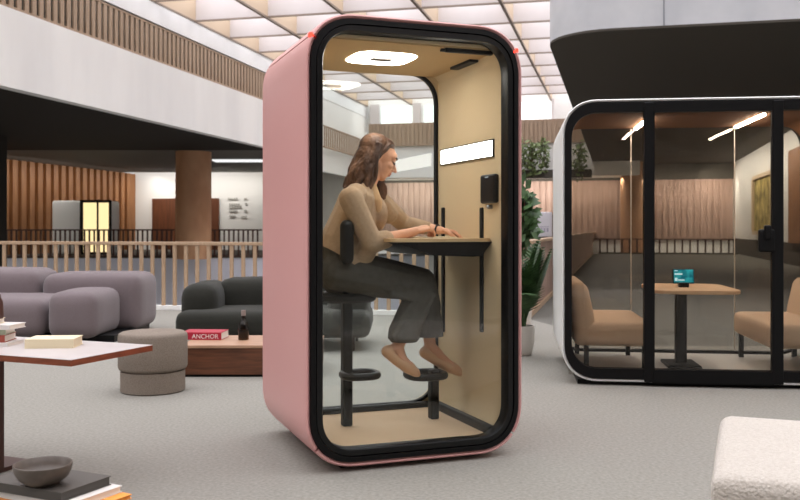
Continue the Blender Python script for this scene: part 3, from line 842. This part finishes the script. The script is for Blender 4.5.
# shoes
for (an, he, to) in (ftN, ftF):
    b = MB(); d_ = (to-he).normalized(); dn = Vector((d_.z, 0, -d_.x))
    if dn.z > 0: dn = -dn
    b.chain([(he, .031), (he.lerp(to, .3)+dn*.006, .028), (he.lerp(to, .68), .034), (he.lerp(to, .92), .022), (to, .012)], (0, 1, 0), 1.15)
    b.cap(he.lerp(an, .2), .030, he, .031)
    sh = obj('shoe', b.moved(po), M['shoe'], woman, remesh=.0045, soften=3)
    # cut the foot opening
    bm = bmesh.new(); bm.from_mesh(sh.data)
    pl = (he.lerp(to, .35)-dn*.012)+po
    for v in [v for v in bm.verts]:
        q_ = v.co-pl
        al = (v.co-(he+po)).dot(d_)/(to-he).length
        if q_.dot(-dn) > .004 and .12 < al < .66: bm.verts.remove(v)
    bm.to_mesh(sh.data); bm.free()
    so = sh.modifiers.new('thickness', 'SOLIDIFY'); so.thickness = .003; so.offset = 1
# wristwatch
wd_ = (wrF-elF).normalized(); b = MB(); c_ = wrF.lerp(elF, .10)
a_ = wd_.orthogonal().normalized(); b2 = wd_.cross(a_)
b.tube([c_+(a_*math.cos(k*.3142)+b2*math.sin(k*.3142))*.0285 for k in range(20)], .005, 8, closed=True); wt = obj('wristwatch', b.moved(po), M['rubber'], woman)

# ================================================================== WHITE MEETING POD
Q0 = Vector((1.2165, 6.76, 0)); TP = -math.atan2(.123, .992)
PW, PZ0, PZ1, PD = 2.22, .03, 2.14, 1.5
pod = thing('meeting_pod', 'white meeting pod with black framed glass front and two facing benches inside', 'booth', Q0, TP)
RP = Matrix.Translation(Q0) @ Matrix.Rotation(TP, 4, 'Z')
def pp(ins, r, zi=None):
    zi = ins if zi is None else zi
    return prof(ins, PW-ins, PZ0+zi, PZ1-zi, r)
def ppx(px, t=0):  # pixel column -> x along the pod front at depth t
    q = (px-CX)/F; X0 = Q0.x+.123*t; Y0 = Q0.y+.992*t
    return (q*Y0-X0)/(.992+.123*q)
rs = [(pp(.02, .25), .012), (pp(.008, .262), 0), (pp(.0, .27), .012), (pp(0, .27), PD-.02), (pp(.01, .26), PD), (pp(.03, .24), PD), (pp(.03, .24), .012)]
for nm, i0, i1 in (('roof_shell', 5, 20), ('side_panel', 20, 32), ('base_shell', 32, 45), ('side_panel', 45, 5)):
    t = trimmed(rs, i0, i1, .002); b = MB(); loft(b, t, True, list(range(len(t[0][0])))); obj(nm, b, M['white'], pod, 28)
b = MB(); b.box(.12, PW-.12, .06, PD-.06, 0, .035); obj('plinth', b, M['black'], pod)
b = MB(); loft(b, [(pp(.02, .25), .004), (pp(.024, .246), -.004), (pp(.072, .2, .098), -.004), (pp(.075, .2, .1), .06), (pp(.02, .25), .06)]); obj('front_frame', b, M['black'], pod)
x1, x2, x3, x4 = ppx(644), ppx(653), ppx(773), ppx(783)
zt, zb = PZ1-.1, PZ0+.045
for xa, xb in ((x1, x2), (x3, x4)):
    b = MB(); b.box(xa, xb, -.018, .06, PZ0+.005, PZ1-.03).bevel(.004, 1); obj('post', b, M['black'], pod)
b = MB(); b.box(.05, x1, .02, .028, zb, zt); obj('side_glass', b, M['tint'], pod)
b = MB(); b.box(x4, PW-.05, .02, .028, zb, zt); obj('side_glass', b, M['tint'], pod)
b = MB(); o1, i1_ = prof(x2-.004, x3+.004, PZ0, zt+.03, .004, 2), prof(x2+.01, x3-.01, PZ0+.095, zt-.005, .004, 2)
loft(b, [(o1, -.014), (i1_, -.014), (i1_, .03), (o1, .03)])
door = obj('door', b, M['black'], pod)
b = MB(); b.box(x2, x3, .005, .013, PZ0+.09, zt); obj('door_glass', b, M['tint'], door)
b = MB(); hx = ppx(765); b.soft(hx-.055, hx+.06, -.05, .0, zat(252, 6.6), zat(229, 6.6), .02); b.soft(hx-.02, hx+.03, -.07, -.02, zat(240, 6.6), zat(225, 6.6), .015); obj('handle', b, M['black'], door)
# rear frame, rear panes with pale joints
b = MB(); loft(b, [(pp(.03, .24), PD-.06), (pp(.06, .2, .055), PD-.06), (pp(.06, .2, .055), PD-.005), (pp(.03, .24), PD-.005)]); obj('rear_frame', b, M['black'], pod)
j1, j2 = ppx(631, PD-.04), ppx(734.5, PD-.04)
for xa, xb in ((.05, j1-.004), (j1+.004, j2-.004), (j2+.004, PW-.05)):
    b = MB(); b.box(xa, xb, PD-.04, PD-.032, .075, 2.095); obj('rear_glass', b, M['tint'], pod)
for x in (j1, j2):
    b = MB(); b.box(x-.004, x+.004, PD-.042, PD-.03, .075, 2.095); obj('glass_joint', b, mat('joint_strip', 'cfc8be', .5), pod)
# inner lining
i_ = prof(.06, PW-.06, .055, 2.075, .16, e=2.0, rb=.22); o_ = prof(.04, PW-.04, .045, 2.095, .19, e=2.0, rb=.24)
b = MB(); loft(b, [(i_, .06), (i_, PD-.06), (o_, PD-.06), (o_, .06)], True, [45, 46, 47, 48, 49, 50, 51]+list(range(0, 32))); obj('lining', b, M['ceilbrown'], pod, 30)
b = MB(); b.box(.17, PW-.17, .06, PD-.05, .04, .055); obj('carpet_floor', b, M['podfloor'], pod)
for p0, p1 in (((765, 114), (735, 127)), ((649, 118), (633, 130.5))):
    Z_ = 2.07
    Ya, Yb = (Z_-EYE)*F/(HY-p0[1]), (Z_-EYE)*F/(HY-p1[1])
    A = RP.inverted() @ Vector((xat(p0[0], Ya), Ya, Z_)); B2 = RP.inverted() @ Vector((xat(p1[0], Yb), Yb, Z_))
    xm = (A.x+B2.x)/2
    b = MB(); b.soft(xm-.012, xm+.012, max(A.y, .1), min(B2.y, PD-.1), 2.055, 2.08, .008); obj('ceiling_lamp', b, M['pendant'], pod)
b = MB(); xa, xb = ppx(681, .5), ppx(729, .5); b.soft(xa, xb, .45, .95, PZ1-.005, PZ1+.045, .02); b.soft(ppx(675, .5), xa, .5, .6, PZ1-.005, PZ1+.02, .008); obj('ventilation_unit', b, M['black'], pod)

# benches, table, tablet (things inside the pod)
def ploc(x, y, z): return RP @ Vector((x, y, z))
bench = thing('upholstered_bench', 'tan upholstered bench at the left end inside the white pod', 'bench', ploc(.14, .2, .055), TP, 'benches in the white pod')
b = MB(); b.soft(0.02, .56, .0, 1.1, .21, .40, .05, puff=.008); obj('seat', b, M['tan'], bench)
b = MB()
b.soft(-.04, .13, .0, 1.1, .21, .70, .06); b.bm.verts.ensure_lookup_table()
for v in b.bm.verts:
    k = max(0, (v.co.z-.40)); v.co.x -= k*.12; 
    if v.co.x > .05: v.co.x -= k*.10
obj('backrest', b, M['tan'], bench)
for (x, y) in ((.06, .05), (.50, .05), (.06, 1.05), (.50, 1.05)):
    b = MB(); b.box(x-.018, x+.018, y-.018, y+.018, 0, .22); obj('leg', b, M['black'], bench)
b2_ = copy_tree(bench); b2_.location = ploc(PW-.12, 1.3, .055); b2_.rotation_euler = (0, 0, TP+math.pi)
tag(b2_, 'tan upholstered bench at the right end of the pod behind the door post', 'bench', 'benches in the white pod')

tx = (ppx(682.5, .62)); 
pt = thing('pedestal_table', 'pale wooden pedestal table between the benches in the white pod', 'table', ploc(tx, .70, .055), TP)
th_ = .70-.055
b = MB(); P_ = prof(-.27, .38, -.50, .45, .16, 8, 2.3); b.prism(P_, th_-.028, th_); b.bevel(.005, 2); obj('tabletop', b, M['oak'], pt)
b = MB(); b.soft(-.045, .045, -.035, .035, 0, th_-.03, .012); obj('column', b, M['black'], pt)
b = MB(); b.soft(-.13, .13, -.2, .2, 0, .03, .012); obj('base', b, M['black'], pt)
b = MB(); b.box(.05, .2, -.12, .08, th_-.05, th_-.028); obj('power_socket', b, M['black'], pt)
tb = thing('tablet', 'small tablet with a teal screen on the pedestal table in the pod', 'tablet', ploc(tx+.01, .62, .70), TP)
ms_ = Matrix.Rotation(R(-12), 4, 'X')
b = MB(); b.soft(-.085, .085, -.01, .012, .03, .15, .008, mtx=ms_); ty = obj('case', b, M['rubber'], tb)
sm_ = bpy.data.materials.new('teal_screen'); sm_.use_nodes = True; nt = sm_.node_tree; nt.nodes.remove(nt.nodes['Principled BSDF'])
e = nt.nodes.new('ShaderNodeEmission'); tcn = nt.nodes.new('ShaderNodeTexCoord'); nz = nt.nodes.new('ShaderNodeTexNoise'); nz.inputs['Scale'].default_value = 18
rp = nt.nodes.new('ShaderNodeValToRGB'); rp.color_ramp.elements[0].position = .35; rp.color_ramp.elements[1].position = .68
rp.color_ramp.elements[0].color = lin('0f5f70'); rp.color_ramp.elements[1].color = lin('35b0b8')
nt.links.new(tcn.outputs['Object'], nz.inputs['Vector']); nt.links.new(nz.outputs['Fac'], rp.inputs[0]); nt.links.new(rp.outputs[0], e.inputs[0]); nt.links.new(e.outputs[0], nt.nodes['Material Output'].inputs[0])
e.inputs[1].default_value = 1.1
b = MB(); b.box(-.077, .077, -.0125, -.0105, .037, .143, ms_); sc_ = obj('screen', b, sm_, tb)
b = MB(); b.box(-.07, -.01, -.0145, -.0127, .10, .112, ms_); b.box(-.07, -.045, -.0145, -.0127, .13, .136, ms_); b.box(-.07, -.05, -.0145, -.0127, .05, .075, ms_); b.box(-.045, .005, -.0145, -.0127, .052, .062, ms_)
obj('screen_text', b, emit('screen_white', 'd8fbff', 1.0), sc_)
b = MB(); b.soft(-.04, .04, -.02, .05, .0, .04, .008); obj('stand', b, M['rubber'], tb)

# ================================================================== LOUNGE, LEFT
# mauve sofa
sf = thing('sofa', 'low mauve modular sofa with rounded cushions before the guard railing', 'sofa', (-3.9, 9.6, 0))
so_ = Vector((3.9, -9.6, 0))
b = MB(); b.soft(-5.6, -3.63, 9.15, 10.2, .06, zat(296, 9.6), .13, puff=.02); obj('seat', b.moved(so_), M['mauve'], sf)
b = MB(); b.soft(xat(49, 9.2), xat(117, 9.8), 9.1, 10.0, .05, .525, .12, puff=.02); obj('armrest', b.moved(so_), M['mauve'], sf)
b = MB(); b.soft(xat(48, 10.2), xat(155.5, 10.6), 9.95, 10.75, .04, .67, .13, puff=.015); obj('back_cushion', b.moved(so_), M['mauve'], sf)
b = MB(); b.soft(-5.8, xat(48, 10.3)+.01, 9.95, 10.75, .04, .715, .15, puff=.02); obj('back_cushion', b.moved(so_), M['mauve'], sf)
b = MB(); b.box(-5.5, -2.95, 9.3, 10.6, 0, .07); obj('plinth', b.moved(so_), M['black'], sf)
# black sofa
ds = thing('sofa', 'black rounded sofa behind the wooden box table and the pink booth', 'sofa', (-1.2, 9.0, 0)); so_ = Vector((1.2, -9.0, 0))
b = MB(); b.soft(xat(176, 8.6), -.28, 8.5, 9.5, .13, .385, .09, puff=.015); obj('seat', b.moved(so_), M['olive'], ds)
b = MB(); b.soft(xat(182, 8.9), xat(219, 8.9), 8.75, 9.6, .2, .625, .13, puff=.015); obj('armrest', b.moved(so_), M['olive'], ds)
b = MB(); b.soft(xat(365, 8.9)-.37, xat(369, 8.9), 8.75, 9.6, .2, .60, .13, puff=.015); obj('armrest', b.moved(so_), M['olive'], ds)
b = MB(); b.soft(xat(217, 9.3), xat(352, 9.3), 9.2, 9.7, .2, .655, .13, puff=.02); obj('backrest', b.moved(so_), M['olive'], ds)
for x in (-2.0, -.45):
    for y in (8.65, 9.4):
        b = MB(); b.tube([(x, y, 0), (x, y, .15)], .015, 8); obj('leg', b.moved(so_), M['black'], ds)
# pouf
px_, py_ = xat(153, 6.52), 6.52
pf = thing('pouf', 'round taupe fabric pouf standing between the mauve sofa and box table', 'pouf', (px_, py_, 0))
b = MB(); b.lathe([(0, .155), (.215, .155), (.238, .165), (.245, .185), (.245, .40), (.238, .418), (.22, .427), (.12, .43), (0, .431)], 48); obj('cushion', b, M['taupe'], pf, 50)
b = MB(); b.lathe([(0, 0), (.215, 0), (.228, .008), (.228, .15), (.215, .156), (0, .156)], 48); obj('base', b, M['taupe'], pf, 50)
# wooden box table with book and bottle
bt = thing('box_table', 'low walnut box table with a pale top between pouf and pink booth', 'table', (-1.2, 7.4, 0)); so_ = Vector((1.2, -7.4, 0))
x0, x1 = xat(184, 7.11)-.02, -.66
b = MB(); b.box(x0, x1, 7.11, 7.76, .02, .228); obj('body', b.moved(so_), M['walnut'], bt)
b = MB(); b.box(x0-.005, x1+.005, 7.10, 7.77, .228, .253).bevel(.003, 1); obj('tabletop', b.moved(so_), M['walnutend'], bt)
b = MB(); b.box(x0+.02, x1-.02, 7.13, 7.74, 0, .02); obj('plinth', b.moved(so_), M['black'], bt)

def book(name, label, c, w, d, h, rz, cover, group=None, pages='paper'):
    t = thing(name, label, 'book', c, rz, group)
    b = MB(); b.box(-w/2+.004, w/2-.004, -d/2+.003, d/2-.004, .003, h-.003); obj('pages', b, M[pages], t)
    b = MB(); b.box(-w/2, w/2, -d/2, d/2, 0, .003); b.box(-w/2, w/2, -d/2, d/2, h-.003, h); b.box(-w/2, w/2, -d/2, -d/2+.003, .003, h-.003)
    obj('cover', b, M[cover], t); return t
rbk = book('book', 'thick red hardback with white spine letters on the walnut box table', (xat(206, 7.5)-.02, 7.56, .253), .34, .24, .062, R(-4), 'redcover')
fc = bpy.data.curves.new('lettering', 'FONT'); fc.body = 'ANCHOR'; fc.size = .052; fc.extrude = .0008; fc.align_x = 'CENTER'
tmp = bpy.data.objects.new('tmp', fc); COL.objects.link(tmp); dg = bpy.context.evaluated_depsgraph_get(); dg.update()
me = bpy.data.meshes.new_from_object(tmp.evaluated_get(dg)); bpy.data.objects.remove(tmp); me.name = 'spine_lettering'
me.transform(Matrix.Translation((.035, -.1215, .012)) @ Matrix.Rotation(R(90), 4, 'X'))
lo_ = link('spine_lettering', me, M['whiteink'], rbk); 
bo = thing('bottle', 'small brown glass bottle on the walnut box table next to the red book', 'bottle', (xat(243.5, 7.45), 7.45, .253))
b = MB(); b.lathe([(0, .001), (.040, .001), (.045, .008), (.045, .10), (.038, .135), (.020, .17), (.016, .19), (.016, .235), (.013, .235), (.013, .185), (.034, .13), (.041, .1), (.041, .012), (0, .01)], 28); obj('glass_body', b, M['bottle'], bo, 40)
b = MB(); b.lathe([(0, .012), (.040, .012), (.040, .085), (0, .085)], 24); obj('drink', b, mat('cola', '3a2418', .3), bo, 40)
b = MB(); b.lathe([(.0165, .2), (.019, .2), (.019, .245), (0, .247)], 20); obj('bottle_cap', b, M['cap'], bo, 40)

# front side table
TZ = .62
C = Vector((-1.382, 3.78, 0)); e1 = Vector((.388, .922, 0)); e2 = Vector((-.945, .326, 0)); e2 = (e2-e1*e2.dot(e1)).normalized()
rzT = math.atan2(e1.y, e1.x)-math.pi/2
st = thing('side_table', 'table with pale top and red-brown wooden edge at the left of the photo', 'table', (C.x, C.y, 0), rzT)
# local frame: x = -e2 ... the table extends to -x and +y
Lw, Ld = 1.25, .535
b = MB(); b.box(-Lw, 0, 0, Ld, TZ-.028, TZ-.002); obj('edge_board', b, M['tableedge'], st)
b = MB(); b.box(-Lw, 0, 0, Ld, TZ-.002, TZ); obj('tabletop', b, M['tabletop'], st)
lg = RB
xl = None
b = MB(); b.box(-.735, -.685, .245, .295, .02, TZ-.028); obj('leg', b, M['brownleg'], st)
b = MB(); b.box(-1.02, -.70, .05, .48, 0, .02); obj('base', b, M['brownleg'], st)
def tloc(px, py, z):
    Y = (EYE-z)*F/(py-HY); return Vector((xat(px, Y), Y, z))
cb = tloc(52, 347, TZ)
book('book', 'cream covered book lying alone on the pale table top', (cb.x, cb.y+.03, TZ), .22, .16, .042, R(4), 'cream', None, 'cream')
c0_ = tloc(-12, 345, TZ)
zz = TZ
for (nm, lab, w_, d_, h_, dx, rz_b, cv) in (
    ('book', 'thin pale grey book at the bottom of the stack on the side table', .22, .16, .018, .022, -6, 'greycover'),
    ('book', 'brick red book second from the bottom of the stack on the side table', .17, .15, .034, .012, 3, 'crimson'),
    ('book', 'sage green book in the middle of the stack on the side table', .17, .14, .026, .012, 5, 'green'),
    ('book', 'wide white book sticking out near the top of the stack on the side table', .20, .14, .022, .04, -8, 'greycover'),
    ('book', 'small cream book on top of the stack on the side table', .12, .11, .024, -.01, 2, 'cream')):
    book(nm, lab, (c0_.x+dx, c0_.y+.02, zz), w_, d_, h_, R(rz_b), cv, 'stack of books on the side table'); zz += h_
b = MB(); b.lathe([(0, 0), (.03, 0), (.034, .01), (.03, .08), (.02, .10), (.02, .115), (.016, .115), (.016, .09), (0, .02)], 24, (c0_.x+.03, c0_.y+.02, zz)); o = obj('vase', b, M['brownleg']); tag(o, 'small dark red-brown vase on top of the book stack at the left edge', 'vase')

# low stand with stacked books and a bowl, front left
SZ = .35
Ts = tloc(109, 476.5, SZ); Cs = tloc(61, 493, SZ)
f1_ = (Ts-Cs); f1_.z = 0; Lf = f1_.length; f1_.normalize(); rzS = math.atan2(f1_.y, f1_.x)-math.pi/2
def sbook(lab, dx, dy, w_, d_, z_, h_, cv, rot=0, pg='paper'):
    # placed with its right-front corner at Cs+(dx,dy) in the stack frame; book spine faces the camera
    m_ = Matrix.Translation((Cs.x, Cs.y, 0)) @ Matrix.Rotation(rzS, 4, 'Z')
    c_ = m_ @ Vector((dx-w_/2, dy+d_/2, z_))
    return book('book', lab, c_, w_, d_, h_, rzS+R(rot), cv, 'books under the brown bowl', pg)
sbook('large charcoal covered book directly under the brown bowl', 0, 0, .34, Lf+.01, SZ-.03, .03, 'slab', 0, 'slab')
sbook('white book sticking out under the charcoal book', .035, .005, .36, Lf+.02, SZ-.052, .022, 'greycover', -2)
sbook('orange covered book lowest of the books under the bowl', .075, .0, .38, Lf+.03, SZ-.066, .014, 'orange', -4, 'orange')
mm = Matrix.Translation((Cs.x, Cs.y, 0)) @ Matrix.Rotation(rzS, 4, 'Z')
ls = thing('low_stand', 'low brown stand that carries the book stack at the lower left edge', 'table', mm @ Vector((-.18, .1, 0)), rzS)
b = MB(); b.box(-.26, .20, -.10, .12, SZ-.09, SZ-.066); obj('tabletop', b, M['brownleg'], ls)
for (x, y) in ((-.23, -.08), (.17, -.08), (-.23, .10), (.17, .10)):
    b = MB(); b.box(x-.015, x+.015, y-.015, y+.015, 0, SZ-.09); obj('leg', b, M['brownleg'], ls)
bw = tloc(43, 484, SZ)
b = MB(); b.lathe([(0, 0), (.042, 0), (.05, .004), (.075, .022), (.088, .045), (.091, .066), (.089, .068), (.086, .066), (.082, .045), (.068, .024), (.04, .012), (0, .01)], 40, (bw.x, bw.y, SZ)); o = obj('bowl', b, M['ceramic'], None, 50)
tag(o, 'round brown ceramic bowl on the charcoal book at the lower left', 'bowl')

# boucle ottoman, front right
f_ = Vector((.93, 2.70, 0)); g_ = Vector((1.24, 3.50, 0)); dd = (g_-f_).normalized(); rzO = math.atan2(dd.y, dd.x)-math.pi/2
ot = thing('ottoman', 'cream boucle ottoman at the lower right', 'ottoman', (f_.x, f_.y, 0), rzO)
b = MB(); b.soft(0, 1.1, 0, .95, .30, .435, .045, puff=.012, wob=.003); obj('cushion', b, M['boucle'], ot, 60)
b = MB(); b.soft(.012, 1.09, .012, .94, .03, .335, .05, wob=.003); obj('base', b, M['boucle'], ot, 60)
b = MB(); b.tube([(.02, .004, .335), (.5, .002, .335), (1.08, .004, .335)], .006, 8); b.tube([(.004, .02, .335), (.004, .9, .335)], .006, 8); obj('piping', b, M['boucle'], ot)
for x in (.1, 1.0):
    for y in (.1, .85):
        b = MB(); b.box(x-.03, x+.03, y-.03, y+.03, 0, .04); obj('foot', b, M['black'], ot)

# ================================================================== PLANTS AND FAR THINGS
def frond(root, base, az, L, el, droop, leaflets=16, wl=.03, ll=.2):
    b = MB(); d = Vector((math.cos(az), math.sin(az), 0)); pts = []
    for j in range(12):
        u = j/11; pts.append(Vector(base)+d*(L*u*math.cos(el))+Vector((0, 0, L*u*math.sin(el)-droop*u*u*L)))
    b.tube(pts, [.006*(1-.7*j/11) for j in range(12)], 6)
    s = Vector((-d.y, d.x, 0))
    for j in range(leaflets):
        u = .22+.78*j/(leaflets-1); k = min(10, int(u*11)); p = pts[k].lerp(pts[k+1], u*11-k)
        tdir = (pts[k+1]-pts[k]).normalized(); l_ = ll*math.sin(math.pi*min(1, u*.8+.15))
        for sg in (-1, 1):
            v = (tdir*.75+s*sg*.7+Vector((0, 0, -.12))).normalized(); n_ = v.cross(Vector((0, 0, 1))).normalized()
            tip = p+v*l_-Vector((0, 0, .15*l_)); m1 = p+v*l_*.4
            q = [b.bm.verts.new(x) for x in (p, m1+n_*wl*.5, tip, m1-n_*wl*.5)]
            b.bm.faces.new(q)
    o = obj('frond', b, M['leaf'], root, 0)
    return o
pY = 8.36
pl_ = thing('potted_palm', 'green palm in a white round pot between pink booth and white pod', 'plant', (xat(521, pY), pY, 0))
b = MB(); b.lathe([(0, 0), (.085, 0), (.10, .012), (.125, .12), (.128, .24), (.122, .275), (.11, .275), (.108, .24), (0, .23)], 32); obj('pot', b, M['pot'], pl_, 50)
b = MB(); b.lathe([(0, .245), (.107, .245), (.107, .235), (0, .235)], 24); obj('soil', b, M['soil'], pl_)
rnd = random.Random(11)
for i in range(30):
    az = i*2.399+rnd.uniform(-.2, .2); toward = math.cos(az) > .15
    frond(pl_, (rnd.uniform(-.03, .03), rnd.uniform(-.03, .03), .24), az, rnd.uniform(.7, .95), R(rnd.uniform(71, 82) if toward else rnd.uniform(58, 84)), .1 if toward else rnd.uniform(.12, .45), 18, .04, .19 if toward else .24)

def bush(name, label, cat, c, size, n, leaf, m, group, seed, trail=0):
    rnd = random.Random(seed); root = thing(name, label, cat, c, 0, group); b = MB()
    for i in range(n):
        while True:
            p = Vector((rnd.uniform(-1, 1), rnd.uniform(-1, 1), rnd.uniform(-1, 1)))
            if p.length < 1: break
        p = Vector((p.x*size[0], p.y*size[1], p.z*size[2]))
        v = Vector((rnd.gauss(0, 1), rnd.gauss(0, 1), rnd.gauss(-.3 if trail else .3, .8))).normalized(); s = v.orthogonal().normalized()
        l_ = leaf*rnd.uniform(.6, 1.3); w_ = l_*.35
        q = [b.bm.verts.new(x) for x in (p, p+v*l_*.5+s*w_, p+v*l_, p+v*l_*.5-s*w_)]
        b.bm.faces.new(q)
    obj('foliage', b, m, root, 0)
    b = MB()
    for i in range(5):
        a_ = i*1.256; b.tube([(0, 0, -size[2]*.9 if not trail else size[2]*.9), (.5*size[0]*math.cos(a_), .5*size[1]*math.sin(a_), 0), (.7*size[0]*math.cos(a_), .7*size[1]*math.sin(a_), size[2]*.6*(1 if not trail else -1))], leaf*.05, 5)
    obj('stem', b, M['brownleg'], root)
    return root
for i, (px, py, lab) in enumerate(((520, 155, 'trailing green plant on the far balcony next to the pink booth edge'), (531, 158, 'trailing green plant in the middle of the far balcony gap'), (543, 155, 'trailing green plant on the far balcony left of the white pod'), (580, 160, 'trailing green plant seen through the upper left pane of the pod'))):
    p = end_at(px, 3.4); z = zat(py, p.y)
    bush('trailing_plant', lab, 'plant', (p.x, p.y, z), (.29, .28, .95), 150, .25, M['leaf2'], 'plants on the far balcony', 20+i, 1)
a, b_ = end_at(515, 3.3), end_at(592, 3.3)
b = MB(); b.prism([(a.x, a.y), (b_.x, b_.y), (b_.x, b_.y+.5), (a.x, a.y+.5)], 3.62, 4.0); o = obj('balcony_planter', b, M['soffitr']); tag(o, 'long dark planter under the trailing plants on the far balcony', 'planter')
tp_ = bush('leafy_plant', 'tall dark leafy plant behind the potted palm beside the pink booth', 'plant', (xat(520, 9.7), 9.7, 1.25), (.17, .17, .42), 300, .14, M['leaf'], None, 31)
b = MB(); b.lathe([(0, -1.25), (.11, -1.25), (.13, -.9), (.12, -.9), (0, -.93)], 24); b.tube([(0, 0, -.95), (0, 0, -.3)], .012, 8); obj('pot', b, M['pot'], tp_, 50)
# white notice stand beyond the parapet
nz_ = at(543, 224, 24)
ns = thing('notice_stand', 'white rounded notice panel on a dark stand between palm and pod', 'sign', (nz_.x+.0, 24, 0))
b = MB(); b.soft(-.24, .24, -.03, .03, zat(237, 24), zat(212, 24), .028); pn = obj('panel', b, mat('panel_white', 'eceaf2', .5), ns)
b = MB()
for i in range(4): b.box(-.15+.08*i, -.10+.08*i, -.033, -.03, zat(232, 24), zat(228, 24))
b.box(-.16, .16, -.033, -.03, zat(227, 24), zat(226.4, 24)); obj('panel_lettering', b, mat('pale_ink', 'b9b4c8', .7), pn)
b = MB(); b.box(.25, .40, -.02, .04, zat(238, 24), zat(214, 24)); obj('side_post', b, M['brownleg'], ns)
b = MB(); b.box(-.3, .42, -.06, .06, zat(240, 24), zat(237, 24)); b.box(-.05, .05, -.03, .03, -5.0, zat(239, 24)); obj('stand', b, M['black'], ns)
# framed moss panel on the right wall
q = .4056; s_ = (c1.x-q*c1.y)/(.235-.972*q) if False else None
def rw_at(px):   # point on the right wall plane at a pixel column: c1 - AX*s
    q = (px-CX)/F; s = (c1.x-q*c1.y)/(AX.x-q*AX.y); return s
sA, sB = rw_at(757.5), rw_at(776)
fr_ = thing('framed_moss_panel', 'golden moss panel in a pale frame on the white right wall', 'picture', (c1.x, c1.y, 0), -math.atan2(AX.x, AX.y))
ya, yb = -sB, -sA
ya, yb = min(ya, yb), max(ya, yb)
zb_, zt_ = zat(231, 35), zat(178, 35)
b = MB(); b.box(-.12, .0, ya, yb, zb_, zt_); obj('panel', b, M['moss'], fr_)
b = MB()
for q in ((ya-.25, yb+.1, zb_-.15, zb_), (ya-.25, yb+.1, zt_, zt_+.15), (ya-.25, ya, zb_, zt_), (yb, yb+.35, zb_, zt_)): b.box(-.2, .0, *q)
obj('frame', b, M['frame'], fr_)
# wooden panel further along the right wall
sA, sB = rw_at(793), rw_at(830); ya, yb = sorted((-sB, -sA))
b = MB(); b.box(-.15, .0, ya, yb, .72, 3.7, frame_m((c1.x, c1.y, 0))); struct('trim_13', b, M['slat'], 'wooden panel on the right wall')

# small lit booth across the void
fbY = 41.0
fb = thing('phone_booth', 'small lit white booth before the orange slat wall across the void', 'booth', (xat(82, fbY), fbY, 0), 0)
x0, xm, x1 = xat(51, fbY)-xat(82, fbY), xat(81, fbY)-xat(82, fbY), xat(111, fbY)-xat(82, fbY)
h_ = zat(200, fbY)
b = MB(); b.soft(x0, x1-.03, .05, 1.4, .03, h_-.02, .12); obj('shell', b, M['white'], fb)
b = MB(); b.box(xm+.05, x1, -.02, .1, 0.03, .12); b.box(xm+.05, x1, -.02, .1, h_-.12, h_); b.box(xm-.05, xm+.1, -.02, .1, .03, h_); b.box(x1-.1, x1, -.02, .1, .03, h_); b.box(xm+.72, xm+.80, -.02, .1, .03, h_); obj('frame', b, M['black'], fb)
b = MB(); b.box(xm+.1, x1-.1, .02, .06, .12, h_-.12); obj('lit_glass', b, M['boothlit'], fb)
